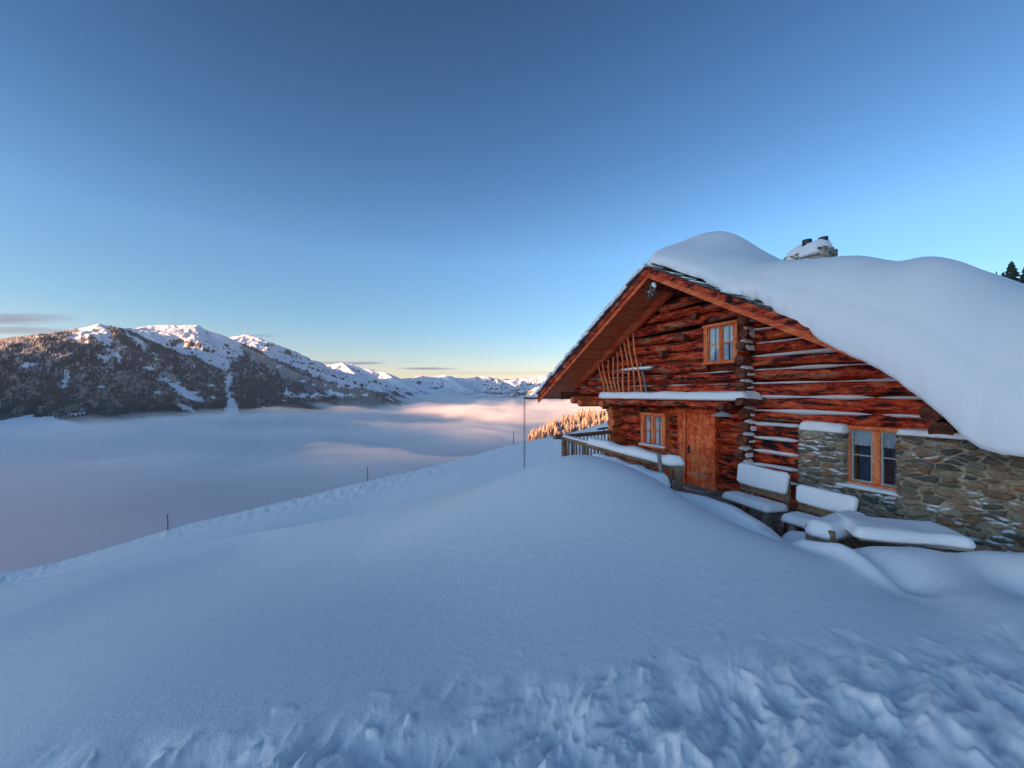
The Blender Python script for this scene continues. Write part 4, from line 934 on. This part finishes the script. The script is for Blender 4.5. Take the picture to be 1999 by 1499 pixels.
# hoist wheel hanging under the gable point
wc = L(1270, 570, YF - .06); wh = empty('hoist_wheel', W(wc), ROT, label='small spoked iron-rimmed wheel hanging under the gable peak, snow on its rim', cat='wheel')
MB().tube([(.0 + .165 * math.cos(t), 0, .165 * math.sin(t)) for t in np.linspace(0, 2 * math.pi, 28)], .018, 8, False).build('rim', M_metal, wh, True)
sp = MB()
for k in range(5): t = .3 + k * 2 * math.pi / 5; sp.tube([(0, 0, 0), (.16 * math.cos(t), 0, .16 * math.sin(t))], .014, 6)
sp.build('spokes', M_grey, wh, True); MB().tube([(0, -.06, 0), (0, .16, 0)], .035, 10).build('hub', M_grey, wh, True)
MB().tube([(.14 * math.cos(t) + .02, 0, .19 * math.sin(t)) for t in np.linspace(.3, 1.5, 8)], [.01, .03, .045, .05, .05, .04, .03, .01], 8).build('snow_cap', M_snow, wh, True)

# enamel lamp
lc = L(1410, 812, -.84); la = empty('hanging_lamp', W((lc.x, lc.y, lc.z)), ROT, label='pale conical enamel lamp hanging from the beam end beside the door', cat='lamp')
pr = [(.012, .095), (.05, .085), (.12, .055), (.20, .018), (.215, .0), (.205, .004), (.12, .045), (.04, .075)]
V = [(r_ * math.cos(t), r_ * math.sin(t), z_) for (r_, z_) in pr for t in np.linspace(0, 2 * math.pi, 28, endpoint=False)]
MB().add(V, [tuple(f) for f in grid_faces(len(pr), 28, True)]).build('lamp_shade', M_enamel, la, True)
MB().tube([(0, 0, .09), (0, .0, .17)], .008, 6).build('rod', M_metal, la, True); MB().tube([(0, 0, .06), (0, 0, .0)], [.02, .03], 10).build('bulb', M_enamel, la, True)

# rain chain
ct_ = Vector((0, 0, 0)); gp = W((eL[0], YF - .60, eL[2])); rc = MB()
zt = gp.z - .02; k = 0
while zt > H(np.array([gp.x]), np.array([gp.y]))[0] - .05:
    n = 10; ca = k % 2
    pts = [(.034 * math.cos(t) * (1 if ca else 0), .034 * math.cos(t) * (0 if ca else 1), zt - gp.z - .05 + .068 * math.sin(t)) for t in np.linspace(0, 2 * math.pi, n)]
    rc.tube(pts, .009, 5, False); zt -= .105; k += 1
tag(rc.build('rain_chain', M_metal, None, True, gp), 'long thin link chain hanging from the gutter spout at the left eave', 'chain')

# marker poles along the piste
for px, pb, pt, Y, lab in ((328, 1032, 1004, 55, 'thin dark red marker pole at the snow edge, lowest and leftmost of three'), (718, 940, 911, 58, 'thin dark red marker pole in the middle of the three along the snow edge'), (1003, 868, 842, 64, 'thin marker pole on the snow edge just left of the rain chain')):
    b_ = P(px, pb, Y); h = (pb - pt) / FPX * Y; gz_ = float(H(np.array([b_.x]), np.array([Y]))[0])
    t = empty('marker_pole', (b_.x, Y, gz_), label=lab, cat='marker pole', group='marker poles along the piste')
    hh = b_.z + h - gz_
    MB().tube([(0, 0, -.3), (-.03 * hh * .5, 0, hh * .5), (-.03 * hh, 0, hh)], [.06, .055, .05], 8).build('pole', M_copper, t, True)
    MB().tube([(-.03 * hh * .93, 0, hh * .93), (-.03 * hh * 1.01, 0, hh * 1.01)], .062, 8).build('tip', M_metal, t, True)

# railings
def railing(A, B, h, label, nb, posts, extra=None, over=.15, hw=.06, mat=M_greybrown, slope=0.0):
    A, B = Vector(A), Vector(B); d_ = (B - A); Ln = math.hypot(d_.x, d_.y); rz = math.atan2(d_.y, d_.x)
    t = empty('railing', A, rz, label=label, cat='railing', group='terrace railings'); dz = B.z - A.z
    n = 30; MB().tube([(-over + (Ln + over) * k / n, .01 * math.sin(k), h + dz * k / n) for k in range(n + 1)], hw, 10, True, .12, Ln, 2).build('handrail', mat, t, True)
    MB().tube([(0 + Ln * k / n, 0, .25 + dz * k / n) for k in range(n + 1)], .035, 8, True, .1, Ln, 2).build('lower_rail', mat, t, True)
    for k in range(nb):
        x = .12 + (Ln - .2) * k / (nb - 1); j = rnd.uniform(-.03, .03); zz = dz * x / Ln
        MB().tube([(x + j, -.02, .1 + zz), (x + rnd.uniform(-.02, .02), -.02, h * .55 + zz), (x, -.02, h + .0 + zz)], [.02, .022, .018], 7, True, .12, k, 5).build('baluster', mat, t, True)
    for x in posts: MB().box(x - .055, x + .055, -.06, .05, -.5 + dz * x / Ln, h + .0 + dz * x / Ln, bev=.01).build('post', mat, t)
    return t, rz, Ln
RA, RB = (1.41, 10.6, -2.3), (2.72, 6.15, -2.3)
fr, frz, fL = railing(RA, RB, 1.07, 'front terrace railing of crooked sticks under a thick snow-laden handrail', 30, (.06, 2.3, fL_end := 4.55))
sd_, srz, sL = railing((1.36, 10.68, -2.3), tuple(lw(0, 0, 0)) and (3.15, 12.05, -2.3), 1.10, 'side terrace railing running from the corner post to the hut wall', 14, (), over=.25)
def along(A, B, f, off=0, z=0):
    A, B = Vector(A), Vector(B); d_ = (B - A); n_ = Vector((d_.y, -d_.x, 0)).normalized(); p = A + d_ * f + n_ * off; p.z = z; return p
s = rounded_slab('railing_snow', 3.0, .27, .13, M_snow, seed=9, rough=.14, droop=.01, nx=70); s.location = along(RA, RB, .66, .0, -2.3 + 1.13); s.rotation_euler = (0, 0, frz)
tag(s, 'long rounded snow roll on the front railing handrail, the upper of two', 'snow')
s = rounded_slab('railing_snow', 1.5, .15, .05, M_snow, seed=19, rough=.2, nx=50); s.location = along(RA, RB, .17, .0, -2.3 + 1.125); s.rotation_euler = (0, 0, frz)
tag(s, 'thin strip of snow on the front handrail next to the corner post', 'snow')
MB_ = MB().box(-1.1, 1.1, -.17, .17, -.06, -.0, bev=.01); lg2 = empty('ledge_shelf', along(RA, RB, .72, .24, -1.45), frz, label='low board ledge fixed outside the front railing with a short picket skirt', cat='ledge')
MB_.build('ledge_board', M_grey, lg2)
for k in range(15):
    x = -1.02 + 2.0 * k / 14; MB().box(x - .035, x + .035, -.16, -.13, -.75, -.052, bev=.004).build('picket', M_grey, lg2)
MB().box(.98, 1.08, -.14, -.02, -.8, -.053, bev=.01).build('post', M_greybrown, lg2)
s = rounded_slab('ledge_snow', 2.25, .36, .15, M_snow, seed=13, rough=.16, droop=.08, nx=70); s.location = along(RA, RB, .72, .24, -1.45); s.rotation_euler = (0, 0, frz)
tag(s, 'lumpy snow roll on the low ledge outside the railing, the lower of two', 'snow')
pa = P(1294, 945, 6.35); pb_ = P(1285, 884, 6.5)
tag(MB().tube([(0, 0, -.4), (0, 0, 0), tuple(pb_ - pa)], [.04, .04, .03], 8, True, .1, 3, 4).build('stake', M_grey, None, True, pa), 'single leaning grey stake poking up in front of the snow-covered railing', 'stake')
pa = P(1182, 905, 8.4)
tag(MB().tube([(0, 0, -.4), (0, 0, 0), (.02, 0, .24)], [.045, .045, .04], 8, True, .1, 3, 4).build('stake', M_grey, None, True, pa), 'short grey stake stump showing above the snow crest at the ledge left end', 'stake')
tag(MB().tube([(0, 0, 0), (.55, .45, .03)], .03, 8).tube([(.25, .2, 0), (.25, .2, -.25)], .02, 6).build('bar_rail', M_copper, None, True, P(1167, 838, 12.8)), 'short dark red bar standing above the side railing near the hut corner', 'bar')

# terrace deck of worn planks
dk = MB(); i = 0; x = -3.2
while x < 6.4:
    w_ = rnd.uniform(.16, .24); dk.box(x, x + w_ - .012, -3.0 + rnd.uniform(-.05, .05), -.35, -.07, -.02 + rnd.uniform(-.006, .006), bev=.006); x += w_
dko = dk.build('terrace_deck', M_grey, None, False, ORG); dko.rotation_euler = (0, 0, ROT); tag(dko, 'worn grey plank deck in front of the hut door, partly snowed over', 'deck')
for (px, py, Y, ln_, wd_, h_, lab) in ((1385, 962, 7.9, 1.5, .35, .05, 'thin crust of snow on the deck between the door and the first bench'), (1560, 1010, 6.3, 1.6, .5, .06, 'flat patch of snow on the deck beneath the benches')):
    p = P(px, py, Y); s = rounded_slab('deck_snow', ln_, wd_, h_, M_snow, seed=px, rough=.3); s.location = (p.x, p.y, -2.325); s.rotation_euler = (0, 0, ROT); tag(s, lab, 'snow')

# benches, stool, table
def bench(A, B, depth_, seat_h, label, back=True, legs=True, slab=.085, bh=.40, tilt=.0, sink=0):
    A, B = Vector(A), Vector(B); d_ = B - A; Ln = math.hypot(d_.x, d_.y); rz = math.atan2(d_.y, d_.x)
    t = empty('bench', (*((A + B) / 2).xy, -2.3), rz, label=label, cat='bench')
    for k in range(2): MB().box(-Ln / 2, Ln / 2, depth_ * (k / 2) + .005, depth_ * ((k + 1) / 2) - .005, seat_h - .05, seat_h, bev=.008).build('seat_plank', M_grey, t)
    for x in (-Ln / 2 + .12, Ln / 2 - .12):
        MB().add([(x - .05, .0, 0), (x + .05, .0, 0), (x + .05, .09, 0), (x - .05, .09, 0), (x - .05, .12, seat_h - .051), (x + .05, .12, seat_h - .051), (x + .05, .22, seat_h - .051), (x - .05, .22, seat_h - .051)],
                 [(0, 3, 2, 1), (4, 5, 6, 7), (0, 1, 5, 4), (1, 2, 6, 5), (2, 3, 7, 6), (3, 0, 4, 7)]).build('leg', M_grey, t)
        MB().add([(x - .05, depth_ - .06, 0), (x + .05, depth_ - .06, 0), (x + .05, depth_ + .04, 0), (x - .05, depth_ + .04, 0), (x - .05, .16, seat_h - .052), (x + .05, .16, seat_h - .052), (x + .05, .28, seat_h - .052), (x - .05, .28, seat_h - .052)],
                 [(0, 3, 2, 1), (4, 5, 6, 7), (0, 1, 5, 4), (1, 2, 6, 5), (2, 3, 7, 6), (3, 0, 4, 7)]).build('leg', M_grey, t)
    MB().box(-Ln / 2 + .17, Ln / 2 - .17, .16, .22, .14, .19, bev=.006).build('stretcher', M_grey, t)
    s = rounded_slab('bench_snow', Ln + .02, depth_ + .04, slab, M_snow, seed=A.x * 7, rough=.12, droop=.03); s.location = t.location + Vector((-math.sin(rz) * depth_ / 2, math.cos(rz) * depth_ / 2, seat_h)); s.rotation_euler = (0, 0, rz)
    tag(s, 'rounded snow cushion on the ' + label.split('|')[0], 'snow')
    sb = None
    if back:
        y0 = depth_ + .03
        MB().box(-Ln / 2, Ln / 2, y0, y0 + .045, seat_h + .09, seat_h + .19 + bh * .95, bev=.008).build('backrest', M_greybrown, t)
        for x in (-Ln / 2 + .1, Ln / 2 - .1): MB().box(x - .04, x + .04, y0 + .047, y0 + .10, 0, seat_h + bh, bev=.006).build('back_post', M_greybrown, t)
        sb = rounded_slab('backrest_snow', Ln + .02, bh * .93, .07, M_snow, seed=A.x * 5, rough=.09, belly=.02)
        sb.location = t.location + Vector((-math.sin(rz) * (y0 - .0), math.cos(rz) * (y0 - .0), seat_h + .19 + bh / 2)); sb.rotation_euler = (R(80), 0, rz)
        tag(sb, 'upright snow slab plastered on the backrest of the ' + label, 'snow')
    return t
bench((3.78, 6.98, 0), (4.03, 6.06, 0), .40, .45, 'grey plank bench by the door, left of the two with backs', bh=.40)
bench((3.97, 5.72, 0), (4.22, 4.98, 0), .36, .45, 'plank bench below the stone pier, right of the two with backs', bh=.30)
# low stool and the half buried block seat
st = empty('stool', (3.78, 5.05, -2.3), -.8, label='low stool under a round snow pillow in front of the right bench', cat='stool')
MB().box(-.2, .2, -.16, .16, .22, .26, bev=.01).build('seat', M_grey, st)
for x in (-.15, .15):
    for y in (-.11, .11): MB().tube([(x, y, 0), (x, y, .22)], .02, 8).build('leg', M_grey, st, True)
s = rounded_slab('stool_snow', .46, .40, .22, M_snow, seed=2, droop=.05); s.location = (3.78, 5.05, -2.04); s.rotation_euler = (0, 0, -.8); tag(s, 'round snow pillow on the low stool', 'snow')
a, b_ = P(1604, 1040, 4.55), P(1700, 1010, 5.0)
bx = empty('block_seat', (a.x, a.y, -2.3), math.atan2(b_.y - a.y, b_.x - a.x), label='squat dark timber block seat end between the benches and the table, snow over it', cat='seat')
MB().box(-.0, .85, -.13, .13, .60, .68, bev=.01).build('seat', M_grey, bx)
for x in (.02, .72): MB().box(x, x + .1, -.12, .12, 0, .598, bev=.01).build('leg', M_greybrown, bx)
MB().box(-.05, -.012, -.15, .15, .42, .72, bev=.01).build('end_board', M_greybrown, bx)
s = rounded_slab('seat_snow', .95, .32, .13, M_snow, seed=22, rough=.08, droop=.06); s.location = bx.location + Vector((math.cos(bx.rotation_euler.z) * .38, math.sin(bx.rotation_euler.z) * .42, .68)); s.rotation_euler = bx.rotation_euler; tag(s, 'snow roll draped over the timber block seat next to the table', 'snow')
tA, tB = Vector((3.86, 4.25, 0)), Vector((4.66, 3.98, 0)); rz = math.atan2((tB - tA).y, (tB - tA).x); Ln = (tB - tA).length
tb = empty('table', (tA.x, tA.y, -2.3), rz, label='broad rough timber table under a thick slab of snow beside the stone wall', cat='table')
for k in range(3): MB().box(0, Ln + .12, .03 + .19 * k, .03 + .19 * k + .183, .66, .72, bev=.008).build('tabletop_plank', M_grey, tb)
for x in (.25, Ln - .15): MB().box(x, x + .09, .1, .5, 0, .658, bev=.01).build('leg', M_greybrown, tb)
MB().box(.345, Ln - .155, .27, .33, .2, .28, bev=.01).build('stretcher', M_grey, tb)
s = rounded_slab('table_snow', Ln + .18, .64, .09, M_snow, seed=31, rough=.16, droop=.02, nx=60, ny=36); c_ = Vector(((Ln + .10) / 2, .31, .72)); s.location = tb.location + Vector((c_.x * math.cos(rz) - c_.y * math.sin(rz), c_.x * math.sin(rz) + c_.y * math.cos(rz), c_.z)); s.rotation_euler = (0, 0, rz)
tag(s, 'broad flat snow slab covering the timber table', 'snow')
